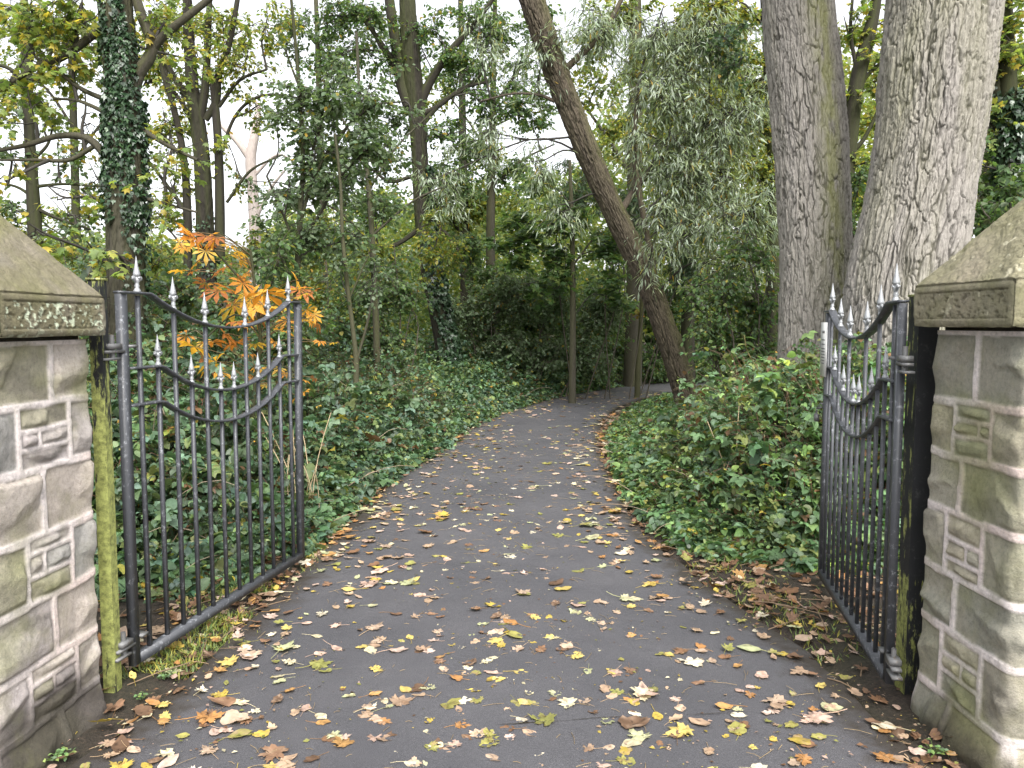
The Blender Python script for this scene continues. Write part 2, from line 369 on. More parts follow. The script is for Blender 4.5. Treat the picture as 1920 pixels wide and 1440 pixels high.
def make_pillar(name, label, far, near, side, seed, cols, cap_far, cap_near, capz, apex_h, courses, base_dirt, lichen):
    """far/near: the path-side corners (x,y); side -1 left pillar, +1 right"""
    rng = random.Random(seed)
    far = np.array(far); near = np.array(near); Wd = np.linalg.norm(near-far); ud = (near-far)/Wd
    out = np.array([ud[1], -ud[0]]);
    if out[0]*side < 0: out = -out           # away from the path
    cor = [far, near, near+out*Wd, far+out*Wd]
    root = empty(name, [*((cor[0]+cor[2])/2), 0], label, 'gate pillar', 'stone pillars either side of the gateway')
    S = stones_for(rng, courses, Wd, side)
    nu, nz = int(4*Wd/.0065), int((courses[-1]-courses[0])/.0065)
    u = np.arange(nu)/nu*4*Wd; z = np.linspace(courses[0], courses[-1], nz)
    U, Z = np.meshgrid(u, z)
    wob = np.stack([U*9, Z*9, 0*U+seed], -1)
    Uw = U+.008*fbm(wob, 3, seed); Zw = Z+.009*fbm(wob+31, 3, seed+1)
    best = np.full(U.shape, -9.); sid = np.zeros(U.shape, int)
    for i, (a, b, c, d) in enumerate(S):
        for sh in (-4*Wd, 0, 4*Wd):
            dd = np.minimum(np.minimum(Uw+sh-a, b-Uw-sh), np.minimum(Zw-c, d-Zw))
            m = dd > best; best = np.where(m, dd, best); sid = np.where(m, i, sid)
    r = np.array([[rng.random() for _ in range(6)] for _ in S])
    rr = r[sid]
    MW = .0145
    small = np.array([(q[3]-q[2]) < .12 for q in S])[sid]; best = np.where(small, best+.006, best)
    inside = sstep(MW-.002, MW+.004, best)
    pill = sstep(MW, MW+.018, best)
    pos3 = np.stack([U*1.0, Z*1.0, sid*3.7], -1)
    rough = fbm(pos3*np.array([9, 9, 1]), 5, seed+5, .55)
    facet, _ = cells(U*14+3*fbm(pos3*4, 2, 3), Z*14+sid*.37, seed); 
    ridged = 1-np.abs(fbm(pos3*np.array([6, 7, 1]), 4, seed+9))*2
    # each stone is split to a few flat planes meeting in sharp ridges
    pr_ = np.random.default_rng(seed); ns = len(S); ctr = np.array([((q[0]+q[1])/2, (q[2]+q[3])/2) for q in S])[sid]
    best_p = np.full(U.shape, 9.)
    du = (U-ctr[..., 0]+2*Wd) % (4*Wd)-2*Wd; dv_ = Z-ctr[..., 1]; wv_ = .018*fbm(pos3*np.array([18, 18, 1]), 3, seed+50)
    for q in range(6):
        g0 = pr_.normal(0, .17, ns)[sid]; g1 = pr_.normal(0, .26, ns)[sid]; h0 = pr_.uniform(.010, .026, ns)[sid]
        best_p = np.minimum(best_p, h0+g0*(du+wv_)+g1*(dv_+wv_))
    best_p = np.clip(best_p, -.006, .022)
    disp = inside*(.002+pill*(.004+.95*best_p+.006*rough+.004*ridged*rr[..., 1])
                   )
    disp += (1-inside)*(.009+.0025*fbm(pos3*np.array([40, 40, 0]), 2, 2))
    disp = np.where(Z < courses[1], disp+.03*sstep(courses[1]+.0, courses[1]-.12, Z), disp)
    # position round the square, corner rounded
    k = (U//Wd).astype(int) % 4; t = (U-k*Wd)/Wd
    C = np.array(cor); A = C[k]; B = C[(k+1) % 4]
    xy = A+(B-A)*t[..., None]
    cen = (C[0]+C[2])/2
    fn = []
    for q in range(4):
        e = C[(q+1) % 4]-C[q]; nn = np.array([e[1], -e[0]]); nn /= np.linalg.norm(nn)
        if np.dot(nn, (C[q]+C[(q+1) % 4])/2-cen) < 0: nn = -nn
        fn.append(nn)
    fn = np.array(fn); n0 = fn[k]; npv = fn[(k-1) % 4]; nnx = fn[(k+1) % 4]
    bw = .022/Wd
    wp = np.clip((bw-t)/bw, 0, 1)*.5; wn_ = np.clip((t-1+bw)/bw, 0, 1)*.5
    nrm = n0*(1-wp-wn_)[..., None]+npv*wp[..., None]+nnx*wn_[..., None]; nrm /= np.linalg.norm(nrm, axis=-1, keepdims=True)
    rnd = (wp+wn_)*2; disp = disp*(1-.75*rnd)-.006*rnd**3
    disp = disp+(.022 if side > 0 else .0)*(1-Z/1.5)
    xy = xy+nrm*disp[..., None]
    V = np.concatenate([xy, Z[..., None]], -1)
    # colours: each stone its own tint, patches, algae, dirt at the foot
    c0 = np.array(cols)[(r[:, 3]*len(cols)).astype(int) % len(cols)][sid]
    patch = sstep(-.1, .45, fbm(pos3*np.array([7, 7, 1]), 4, seed+20))[..., None]
    col = c0*(1-patch*.45)+np.array([.33, .295, .235])*patch*.45
    bruise = sstep(.15, .5, fbm(pos3*np.array([5, 10, 1])+9, 4, seed+30))[..., None]*.55
    col = col*(1-bruise)+np.array([.11, .10, .085])*bruise
    mort = np.array([.66, .60, .58])*(1+.12*fbm(pos3*np.array([20, 20, 0]), 3, 6))[..., None]
    mp_ = sstep(.0, .5, fbm(np.stack([U*2, Z*2, 0*U+4], -1), 2, seed+3))[..., None]
    mort = mort*(1-mp_*.5)+np.array([.55, .40, .34])*mp_*.5
    col = mort*(1-inside[..., None])+col*inside[..., None]
    alg = sstep(.05, .6, fbm(np.stack([U*3, Z*4, 0*U+seed], -1), 4, seed+40)+.15*(1-Z))[..., None]*.6
    col = col*(1-alg)+np.array([.22, .23, .09])*alg
    dt = sstep(base_dirt+.14, base_dirt-.05, Z+.16*fbm(np.stack([U*4, Z*5, 0*U], -1), 4, 77))[..., None]*.88
    col = col*(1-dt)+np.array([.045, .038, .032])*dt
    i = (np.arange(nz-1)[:, None]*nu+np.arange(nu)[None]); j = (np.arange(nz-1)[:, None]*nu+(np.arange(nu)[None]+1) % nu)
    f = np.stack([i, j, j+nu, i+nu], -1).reshape(-1, 4)
    mb = MB(); mb.add(V, f if side < 0 else f[:, ::-1], np.clip(col, .01, 1).reshape(-1, 3))
    mb.build('shaft', M['stone'], root, True)
    # ---- cap stone: underside, fascia with a tooled panel, pyramid
    cf = np.array(cap_far); cn = np.array(cap_near); W2 = np.linalg.norm(cn-cf); e = (cn-cf)/W2
    o2 = np.array([e[1], -e[0]]);
    if o2[0]*side < 0: o2 = -o2
    CC = np.array([cf, cn, cn+o2*W2, cf+o2*W2]); cen = (CC[0]+CC[2])/2
    z0, z1 = capz; fh = z1-z0
    prof = []                                              # (scale of the square, z, zone)
    for t in np.linspace(.62, 1, 14)[:-1]: prof.append((t, z0, 0))
    for t in np.linspace(0, 1, 42): prof.append((1, z0+fh*t, 1))
    for t in np.linspace(0, 1, 90)[1:]: prof.append((1-t*.985, z1+apex_h*t, 2))
    prof = np.array(prof); npf = len(prof); nu = int(4*W2/.006); u = np.arange(nu)/nu*4*W2
    k = (u//W2).astype(int) % 4; t = (u-k*W2)/W2; base = CC[k]+(CC[(k+1) % 4]-CC[k])*t[:, None]
    fn = []
    for q in range(4):
        ed = CC[(q+1) % 4]-CC[q]; nn = np.array([ed[1], -ed[0]]); nn /= np.linalg.norm(nn)
        if np.dot(nn, (CC[q]+CC[(q+1) % 4])/2-cen) < 0: nn = -nn
        fn.append(nn)
    n0 = np.array(fn)[k]
    XY = cen+(base-cen)[None]*prof[:, 0][:, None, None]; Zc = np.repeat(prof[:, 1][:, None], nu, 1)
    V = np.concatenate([XY, Zc[..., None]], -1)
    tt = np.repeat(t[None], npf, 0); zone = np.repeat(prof[:, 2][:, None], nu, 1)
    fe = (Zc-z0)/fh
    pan = (sstep(.055, .065, tt)*sstep(.055, .065, 1-tt)*sstep(.17, .20, fe)*sstep(.17, .20, 1-fe))*(zone == 1)
    groove = np.exp(-((np.minimum(np.minimum(tt, 1-tt)-.06, 0)*0+np.minimum(np.abs(fe-.185), np.abs(fe-.815)))/.018)**2)*(zone == 1)*sstep(.04, .06, tt)*sstep(.04, .06, 1-tt)
    nz3 = fbm(V*70, 3, seed+2); nz2 = fbm(V*22, 4, seed+6, .6); nz1 = fbm(V*6, 3, seed+7)
    pit = sstep(.15, .45, fbm(V*95, 2, seed+11))
    d = .0015*nz3+.003*nz2+.005*nz1
    d = d-groove*.004-pan*(.003+.006*pit)
    slope = (zone == 2)*1.0
    d = d+slope*(.004*nz2-.004*pit*(.7 if side > 0 else .25))
    edge = np.minimum(tt, 1-tt)*W2
    d = d-.010*np.exp(-edge/.008)-(zone == 1)*.010*(np.exp(-(1-fe)*fh/.006)+np.exp(-fe*fh/.008))
    chip = sstep(.25, .6, fbm(V*np.array([14, 14, 30]), 3, seed+13))*np.exp(-fe*fh/.02)*(zone == 1); d -= chip*.012
    nv = np.repeat(np.concatenate([n0, 0*n0[:, :1]], 1)[None], npf, 0)
    nv = np.where(zone[..., None] == 2, nv*.7+np.array([0, 0, .7]), nv); nv = np.where(zone[..., None] == 0, np.array([0, 0, -1.]), nv)
    V = V+nv*d[..., None]
    cA, cB = (np.array([.27, .24, .175]), np.array([.215, .20, .13])) if side > 0 else (np.array([.215, .19, .15]), np.array([.17, .155, .095]))
    q = sstep(-.3, .4, fbm(V*5, 4, seed+15))[..., None]; col = cA*q+cB*(1-q)
    g2 = sstep(.1, .6, fbm(V*9, 4, seed+16))[..., None]*.5; col = col*(1-g2)+np.array([.19, .175, .14])*g2
    if side < 0:
        mo = sstep(.1, .5, fbm(V*np.array([7, 7, 7])+5, 3, 99))[..., None]*(zone == 2)[..., None]*.5; col = col*(1-mo)+np.array([.22, .225, .085])*mo
        li = sstep(.12, .25, fbm(V*75, 3, 55)+.25*fbm(V*8, 2, 56))*np.clip(pan+.35*(zone == 1)*sstep(.5, 0, fe), 0, 1)
        col = col*(1-li[..., None])+np.array([.58, .64, .48])*li[..., None]
    else:
        li = sstep(.42, .55, fbm(V*26, 4, 57, .65)+.12*(zone == 2))*.8
        col = col*(1-li[..., None])+np.array([.48, .45, .33])*li[..., None]
        col = col*(1-.35*(pan*pit)[..., None])
    ug = (groove*.35)[..., None]; col = col*(1-ug)+np.array([.07, .06, .04])*ug
    i = (np.arange(npf-1)[:, None]*nu+np.arange(nu)[None]); j = (np.arange(npf-1)[:, None]*nu+(np.arange(nu)[None]+1) % nu)
    f = np.stack([i, j, j+nu, i+nu], -1).reshape(-1, 4)
    mb = MB(); mb.add(V, f if side < 0 else f[:, ::-1], np.clip(col, .01, 1).reshape(-1, 3)); mb.build('cap_stone', M['stone'], root, True)
    # mortar bed between shaft and cap
    mb = MB(); zc = (courses[-1]+z0)/2; c3 = (np.array(cor[0])+np.array(cor[2]))/2
    mb.box([*c3, zc], [*(ud*(Wd/2-.02)), 0], [*(out*(Wd/2-.02)), 0], [0, 0, (z0-courses[-1])/2+.01], (.10, .09, .075)); mb.build('mortar_bed', M['stone'], root)
    return root
make_pillar('stone_pillar', 'grey and buff stone gate pillar with pale green lichen on its cap, beside the green post',
            (-1.655, 3.07), (-1.70, 2.50), -1, 11,
            [(.38, .345, .325), (.42, .37, .33), (.31, .30, .285), (.46, .41, .37), (.31, .29, .22), (.40, .36, .35)],
            (-1.585, 3.10), (-1.625, 2.50), (1.505, 1.652), .36,
            [-.12, .13, .34, .57, .80, 1.04, 1.265, 1.49], .19, True)
make_pillar('stone_pillar', 'olive-buff rock-faced stone gate pillar with a pitted pyramid cap, behind the gate carrying the white notice',
            (1.652, 3.07), (1.668, 2.55), 1, 23,
            [(.34, .315, .24), (.39, .355, .275), (.28, .27, .205), (.34, .32, .26), (.35, .32, .225), (.27, .265, .22)],
            (1.555, 3.08), (1.598, 2.52), (1.54, 1.692), .34,
            [-.12, .15, .40, .615, .845, 1.06, 1.262, 1.525], .02, False)

# ------------------------------------------------------------------ gate posts
def make_post(px_corner, top, half, label, algae_side):
    x, y = px_corner
    root = empty('gate_post', (x, y, 0), label, 'post', 'square steel gate posts')
    mb = MB()
    nzs = 40; zs = np.linspace(-.1, top, nzs)
    for k, (nx, ny) in enumerate(((0, -1), (1, 0), (0, 1), (-1, 0))):
        tx, ty = -ny, nx; aa = np.linspace(-1, 1, 5)
        A, Z = np.meshgrid(aa, zs); V = np.stack([x+nx*half+tx*half*A, y+ny*half+ty*half*A, Z], -1)
        i = (np.arange(nzs-1)[:, None]*5+np.arange(4)[None]).ravel()
        c = algae_side(k, A, Z); mb.add(V, np.stack([i, i+1, i+6, i+5], 1), np.repeat(c.reshape(-1, 1), 3, 1))
    mb.build('shaft', M['post'], root)
    mb = MB(); mb.box((x, y, top+.004), (half+.004, 0, 0), (0, half+.004, 0), (0, 0, .005), (.5, .5, .5)); mb.build('cap_plate', M['post'], root)
    return root
make_post((-1.682, 3.215), 1.725, .026, 'square post coated in yellow-green algae beside the lichen-capped pillar',
          lambda k, A, Z: np.where(Z > 1.45, .53, .56)+.10*np.sin(Z*3)+(.0 if k == 0 else -.02)+0*A)
make_post((1.672, 3.21), 1.66, .042, 'black square steel post with an algae streak low down, beside the pitted-cap pillar',
          lambda k, A, Z: np.where(Z < .5, .42, .28)+(.12 if k == 3 else 0)+0*A)

# ------------------------------------------------------------------ gates
def finial(mb, p, s, gdir):
    """cast spear head: foot, neck, ball, two scrolls in the plane of the gate, spear"""
    prof = [(0, .014), (.005, .0155), (.011, .012), (.020, .008), (.027, .011), (.032, .008), (.040, .009), (.050, .013), (.057, .011), (.062, .008), (.066, .010),
            (.070, .0145), (.076, .0150), (.090, .0115), (.110, .0075), (.132, .0038), (.146, .0018), (.152, .0004)]
    sides = 12; an = np.arange(sides)*2*PI/sides
    z = np.array([q[0] for q in prof])*s; r = np.array([q[1] for q in prof])*s
    V = np.stack([p[0]+r[:, None]*np.cos(an), p[1]+r[:, None]*np.sin(an), p[2]+z[:, None]+0*an], -1)
    k = len(prof); i = np.arange(k-1)[:, None]*sides+np.arange(sides); j = np.arange(k-1)[:, None]*sides+(np.arange(sides)+1) % sides
    mb.add(V, np.stack([i, j, j+sides, i+sides], -1).reshape(-1, 4))
    g = np.array([gdir[0], gdir[1], 0]); o = np.array([-gdir[1], gdir[0], 0])
    for sg in (-1, 1):                                      # curled leaf scrolls
        pts = [p+np.array([0, 0, .040*s]), p+sg*g*.012*s+np.array([0, 0, .050*s]), p+sg*g*.022*s+np.array([0, 0, .064*s]), p+sg*g*.027*s+np.array([0, 0, .058*s]), p+sg*g*.022*s+np.array([0, 0, .050*s])]
        c = curve(pts, 9); tubes(mb, c[None], np.array([[.004, .006, .007, .007, .0065, .006, .0065, .007, .003]])*s, 7)
        pts = [p+sg*o*.002+np.array([0, 0, .048*s]), p+sg*o*.011*s+np.array([0, 0, .058*s]), p+sg*o*.012*s+np.array([0, 0, .066*s])]
        tubes(mb, curve(pts, 5)[None], np.array([[.004, .006, .006, .005, .002]])*s, 6)
def make_gate(label, hinge, far, z0, ztop, lean, has_sign, tilt):
    hinge = np.array(hinge, float); far = np.array(far, float); Ln = np.linalg.norm(far-hinge); g = (far-hinge)/Ln
    o = np.array([-g[1], g[0]])                             # across the gate
    root = empty('iron_gate', (*hinge, 0), label, 'gate', 'pair of wrought iron gate leaves standing open')
    def pt(s, z): return np.array([hinge[0]+g[0]*s, hinge[1]+g[1]*s, z+tilt*s])
    G3 = np.array([*g, 0]); O3 = np.array([*o, 0]); K = Ln/1.60
    sp = Ln/13.0
    R1, R2, R3 = ztop, ztop-.315, ztop-.475
    def rail_z(level, s, top):
        a, b = (.2*K, Ln-.13*K) if level == 1 else (2*sp+.02, Ln-2*sp+.02)
        t = (s-a)/(b-a)
        return top-.152*(4*t*(1-t))**.95*(1.0) if 0 < t < 1 else top
    for s, wd, nm in ((.02, .020, 'hinge_stile'), (Ln-.03, .024, 'closing_stile')):
        mb = MB(); zt = ztop if nm == 'hinge_stile' else ztop-.002
        a = pt(s, z0); b = pt(s+lean*(nm != 'hinge_stile'), zt)
        mb.box((a+b)/2, G3*wd, O3*.015, (b-a)/2); mb.build(nm, M['black'], root)
    for lv, top, nm in ((1, R1, 'top_rail'), (2, R2, 'middle_rail'), (3, R3, 'lower_curved_rail')):
        ss = np.linspace(.045, Ln-.04, 60) if lv > 1 else np.linspace(0.0, Ln+.0, 60)
        L = np.array([pt(s, rail_z(lv, s, top)+(.007 if lv == 1 else 0)) for s in ss]); T = np.gradient(L, axis=0); T /= np.linalg.norm(T, axis=1, keepdims=True)
        Nn = np.cross(np.tile(O3, (60, 1)), T); Nn *= np.sign(Nn[:, 2:3]); hw, ht = .021, .005
        V = np.stack([L-O3*hw-Nn*ht, L+O3*hw-Nn*ht, L+O3*hw+Nn*ht, L-O3*hw+Nn*ht], 1)
        i = np.arange(59)[:, None]*4+np.arange(4); j = np.arange(59)[:, None]*4+(np.arange(4)+1) % 4
        mb = MB(); mb.add(V, np.concatenate([np.stack([i, j, j+4, i+4], -1).reshape(-1, 4), [[0, 3, 2, 1], [236, 237, 238, 239]]])); mb.build(nm, M['black'], root)
    mb = MB(); a = pt(.045, z0+.022); b = pt(Ln-.043, z0+.022); mb.box((a+b)/2, (b-a)/2, O3*.02, (0, 0, .02)); mb.build('bottom_rail', M['black'], root)
    tall = [1, 3, 5, 8, 10, 12]
    for k in range(1, 13):
        s = k*sp; zt = rail_z(1 if k in tall else 2, s, R1 if k in tall else R2)
        mb = MB(); a = pt(s, z0+.035); b = pt(s, zt-.004); rr = .008
        bow = O3*.0
        mb.box((a+b)/2, G3*rr, O3*rr, (b-a)/2); bar = mb.build('bar', M['black'], root)
        mb = MB(); finial(mb, pt(s, zt+(.011 if k in tall else .004)), 1.02 if k in tall else .92, g); mb.build('spear_finial', M['silver'], bar, True)
        # children of a bar are written in world coordinates too
    for ob in root.children:
        for ch in ob.children: ch.location = (0, 0, 0)
    # hinges: pin and eye plates
    for z in (R2+.075, z0+.10):
        mb = MB(); p = pt(-.045, z)
        tubes(mb, np.array([[p+[0, 0, -.03], p+[0, 0, .0], p+[0, 0, .07]]]), np.array([[.011, .011, .010]]), 12)
        mb.box(p+[0, 0, .0], G3*.055, O3*.018, (0, 0, .006)); mb.box(p+[0, 0, .022], G3*.035, O3*.022, (0, 0, .011)); mb.box(p+[0, 0, -.03]-G3*.02, G3*.045, O3*.02, (0, 0, .005))
        mb.box(pt(.06, z+.02), G3*.022, O3*.028, (0, 0, .006))
        mb.build('hinge', M['galv'], root)
    return root, pt, G3, O3, Ln
gL = make_gate('black iron gate leaf seen broadly, with orange leaves behind its silver spear finials',
               (-1.642, 3.30), (-1.325, 4.90), .075, 1.675, .028, False, .0)
root, pt, G3, O3, Ln = make_gate('black iron gate leaf seen nearly edge-on, carrying a white notice, below two big trunks',
               (1.548, 3.13), (1.845, 4.62), .075, 1.632, .0, True, -.012)
# notice on the closing stile, facing the path obliquely
mb = MB(); cS = pt(Ln-.085, 1.42); ms = -O3 if O3[0] > 0 else O3
if np.dot(ms, np.array([-1, 0, 0])) < 0: ms = -ms
side_dir = G3
mb.box(cS+ms*.034, G3*.085, ms*.0025, (0, 0, .155)); nb = mb.build('notice', M['sign'], root)
mb = MB(); rg = random.Random(4)
for k, (z, wd) in enumerate([(.10, .035), (.055, .045), (.030, .045), (.005, .05), (-.012, .05), (-.029, .05), (-.046, .052), (-.063, .048), (-.080, .035)]):
    xx = -wd
    while xx < wd:
        l = rg.uniform(.008, .02); l = min(l, wd-xx); hgt = .007 if k == 0 else .0035
        mb.box(cS+ms*.0372+G3*(xx+l/2)+np.array([0, 0, z]), G3*l/2*.85, ms*.0007, (0, 0, hgt)); xx += l+.004
pr = mb.build('print', M['ink'], nb); pr.location = (0, 0, 0)
# chain and padlock on the closing stile
pc = pt(Ln+.01, 1.10)
mb = MB(); nl = 9
for k in range(nl):
    a = k/nl*2*PI; c = pc+G3*.0+np.array([0, 0, 0])+(ms*math.cos(a)+G3*math.sin(a))*.038+np.array([0, 0, -.03*math.cos(a)])
    d = (-ms*math.sin(a)+G3*math.cos(a)); q = np.linspace(0, 2*PI, 9); up = np.array([0, 0, 1.]) if k % 2 else (ms*math.cos(a)+G3*math.sin(a))
    L = c+np.cos(q)[:, None]*d*.017+np.sin(q)[:, None]*up*.009; tubes(mb, L[None], np.full((1, 9), .0032), 5)
mb.build('chain', M['galv'], root)
mb = MB(); q = np.linspace(0, PI, 9); pp = pc+ms*.045+np.array([0, 0, -.085])
mb.box(pp, G3*.022, ms*.010, (0, 0, .022)); mb.box(pp+[0, 0, 0], G3*.019, ms*.0125, (0, 0, .018)); L = pp+np.cos(q)[:, None]*G3*.014+np.array([0, 0, .022])+np.sin(q)[:, None]*np.array([0, 0, .024]); tubes(mb, L[None], np.full((1, 9), .0035), 6)
mb.build('padlock', M['galv'], root)

# ------------------------------------------------------------------ leaves
def T_(v, f): return np.array(v, float), np.array(f)
# templates: x across, y along the leaf, z up; length 1
LEAF = {
 'diamond': T_([(0, 0, 0), (.32, .45, .06), (0, 1, -.08), (-.32, .45, .06)], [[0, 1, 2], [0, 2, 3]]),
 'oval': T_([(0, 0, 0), (.26, .22, .05), (.33, .55, .05), (0, 1, -.12), (-.33, .55, .05), (-.26, .22, .05), (0, .5, 0)], [[0, 1, 6], [1, 2, 6], [2, 3, 6], [3, 4, 6], [4, 5, 6], [5, 0, 6]]),
 'willow': T_([(0, 0, 0), (.085, .4, .01), (0, 1, -.1), (-.085, .4, .01)], [[0, 1, 2], [0, 2, 3]]),
 'maple': T_([(0, 0, 0), (.22, .02, -.04), (.55, .22, -.06), (.30, .34, 0), (.48, .68, -.05), (.18, .62, 0), (0, 1, -.1), (-.18, .62, 0), (-.48, .68, -.05), (-.30, .34, 0), (-.55, .22, -.06), (-.22, .02, -.04), (0, .35, .04)],
             [[i, (i+1) % 12, 12] for i in range(12)]),
 'round': T_([(0, 0, 0), (.27, .10, .04), (.42, .36, .07), (.34, .68, .05), (0, 1, -.12), (-.34, .68, .05), (-.42, .36, .07), (-.27, .10, .04), (0, .5, -.02)], [[i, (i+1) % 8, 8] for i in range(8)]),
 'ivy': T_([(0, 0, 0), (.36, .05, .02), (.40, .42, -.03), (.17, .55, .02), (0, 1, -.06), (-.17, .55, .02), (-.40, .42, -.03), (-.36, .05, .02)], [[0, 1, 2], [0, 2, 3], [0, 3, 4], [0, 4, 5], [0, 5, 6], [0, 6, 7]]),
}
_b = LEAF['oval'][0]; _tri_v = []; _tri_f = []
for _k, _a in enumerate((0, 1.45, -1.45)):
    _c, _s = math.cos(_a), math.sin(_a); _sc = 1.0 if _k == 0 else .82
    _o = np.array([0, .18, 0]) if _k == 0 else np.zeros(3)
    _q = LEAF['round'][0]*_sc*np.array([.92, 1, 1.4]); _q = np.stack([_q[:, 0], _q[:, 1], _q[:, 2]-.12*_k*_q[:, 1]+.10*_q[:, 0]*(_k-1)], 1); _tri_v.append(np.stack([_q[:, 0]*_c-_q[:, 1]*_s, _q[:, 0]*_s+_q[:, 1]*_c, _q[:, 2]-.03*_k], 1)+_o); _tri_f.append(LEAF['round'][1]+9*_k)
LEAF['bramble'] = (np.concatenate(_tri_v)/1.1, np.concatenate(_tri_f))
_p = []; _f = []
for _k, _a in enumerate((-1.9, -1.25, -.62, 0, .62, 1.25, 1.9)):
    _c, _s = math.cos(_a), math.sin(_a); _l = 1-.18*abs(_a); _q = np.array([(0, 0, 0), (.05, .3, .02), (.14, .68, .02), (0, 1, -.16), (-.14, .68, .02), (-.05, .3, .02), (0, .6, -.03)])*_l
    _p.append(np.stack([_q[:, 0]*_c-_q[:, 1]*_s, _q[:, 0]*_s+_q[:, 1]*_c, _q[:, 2]-.015*_k % .03], 1)); _f.append(LEAF['oval'][1]+7*_k)
LEAF['chestnut'] = (np.concatenate(_p), np.concatenate(_f))

PAL = {
 'maple_yel': [(.17, .22, .055), (.21, .25, .07), (.26, .26, .06), (.12, .18, .05), (.34, .27, .05), (.15, .21, .07), (.13, .17, .06)],
 'green': [(.07, .12, .045), (.085, .145, .055), (.06, .10, .045), (.11, .165, .055), (.08, .13, .07), (.12, .15, .09)],
 'midgreen': [(.08, .14, .05), (.065, .12, .045), (.10, .155, .05), (.06, .10, .045), (.13, .165, .05), (.09, .13, .075)],
 'yelgreen': [(.15, .20, .055), (.18, .21, .055), (.12, .17, .05), (.23, .23, .05), (.10, .14, .05), (.28, .25, .05)],
 'greygreen': [(.10, .145, .085), (.13, .17, .105), (.085, .125, .065), (.075, .12, .05), (.15, .19, .12)],
 'willow': [(.24, .29, .23), (.30, .35, .28), (.16, .20, .14), (.34, .38, .32), (.20, .24, .14), (.14, .17, .12)],
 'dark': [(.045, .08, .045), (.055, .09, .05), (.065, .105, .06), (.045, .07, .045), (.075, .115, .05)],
 'ivy': [(.022, .05, .022), (.03, .065, .028), (.04, .08, .03), (.02, .04, .02), (.05, .085, .045)],
 'orange': [(.62, .26, .04), (.70, .38, .06), (.46, .17, .04), (.68, .44, .09), (.40, .15, .05), (.70, .34, .06)],
 'bramble': [(.06, .11, .055), (.07, .125, .065), (.055, .09, .045), (.085, .14, .06), (.075, .125, .085), (.045, .08, .04), (.10, .15, .10), (.10, .13, .045)],
 'bramble2': [(.075, .135, .055), (.09, .16, .065), (.06, .105, .05), (.12, .19, .065), (.055, .09, .045), (.10, .15, .09), (.12, .15, .045)],
 'far': [(.10, .15, .06), (.13, .18, .065), (.08, .13, .05), (.18, .21, .06), (.11, .16, .09), (.22, .22, .06)],
}
def scatter(mb, kind, pos, yaw, pitch, roll, size, cols):
    """place a leaf template at every pos; yaw heading, pitch droop of the tip, roll about its length"""
    v, f = LEAF[kind]; n = len(pos)
    if n == 0: return
    cy, sy = np.cos(yaw), np.sin(yaw); cp, spp = np.cos(pitch), np.sin(pitch); cr, sr = np.cos(roll), np.sin(roll)
    x = v[None, :, 0]*np.ones((n, 1)); y = v[None, :, 1]*np.ones((n, 1)); z = v[None, :, 2]*np.ones((n, 1))
    x, z = x*cr[:, None]+z*sr[:, None], -x*sr[:, None]+z*cr[:, None]
    y, z = y*cp[:, None]+z*spp[:, None], -y*spp[:, None]+z*cp[:, None]
    x, y = x*cy[:, None]-y*sy[:, None], x*sy[:, None]+y*cy[:, None]
    V = pos[:, None, :]+np.stack([x, y, z], -1)*size[:, None, None]
    F_ = (f[None]+(np.arange(n)*len(v))[:, None, None]).reshape(-1, 3)
    mb.add(V.reshape(-1, 3), F_, np.repeat(cols, len(v), 0))
def pick(pal, n, yel=0.0, yc=((.38, .33, .07), (.40, .27, .05))):
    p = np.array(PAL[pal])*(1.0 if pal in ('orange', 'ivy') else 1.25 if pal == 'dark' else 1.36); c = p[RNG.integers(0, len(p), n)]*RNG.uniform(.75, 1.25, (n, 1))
    if yel > 0:
        m = RNG.random(n) < yel; c[m] = np.array(yc)[RNG.integers(0, len(yc), m.sum())]*RNG.uniform(.7, 1.1, (m.sum(), 1))
    return np.clip(c, .005, 1)
AREA = {'diamond': .32, 'oval': .42, 'willow': .085, 'round': .6, 'maple': .55, 'ivy': .5, 'bramble': .75, 'chestnut': .9}

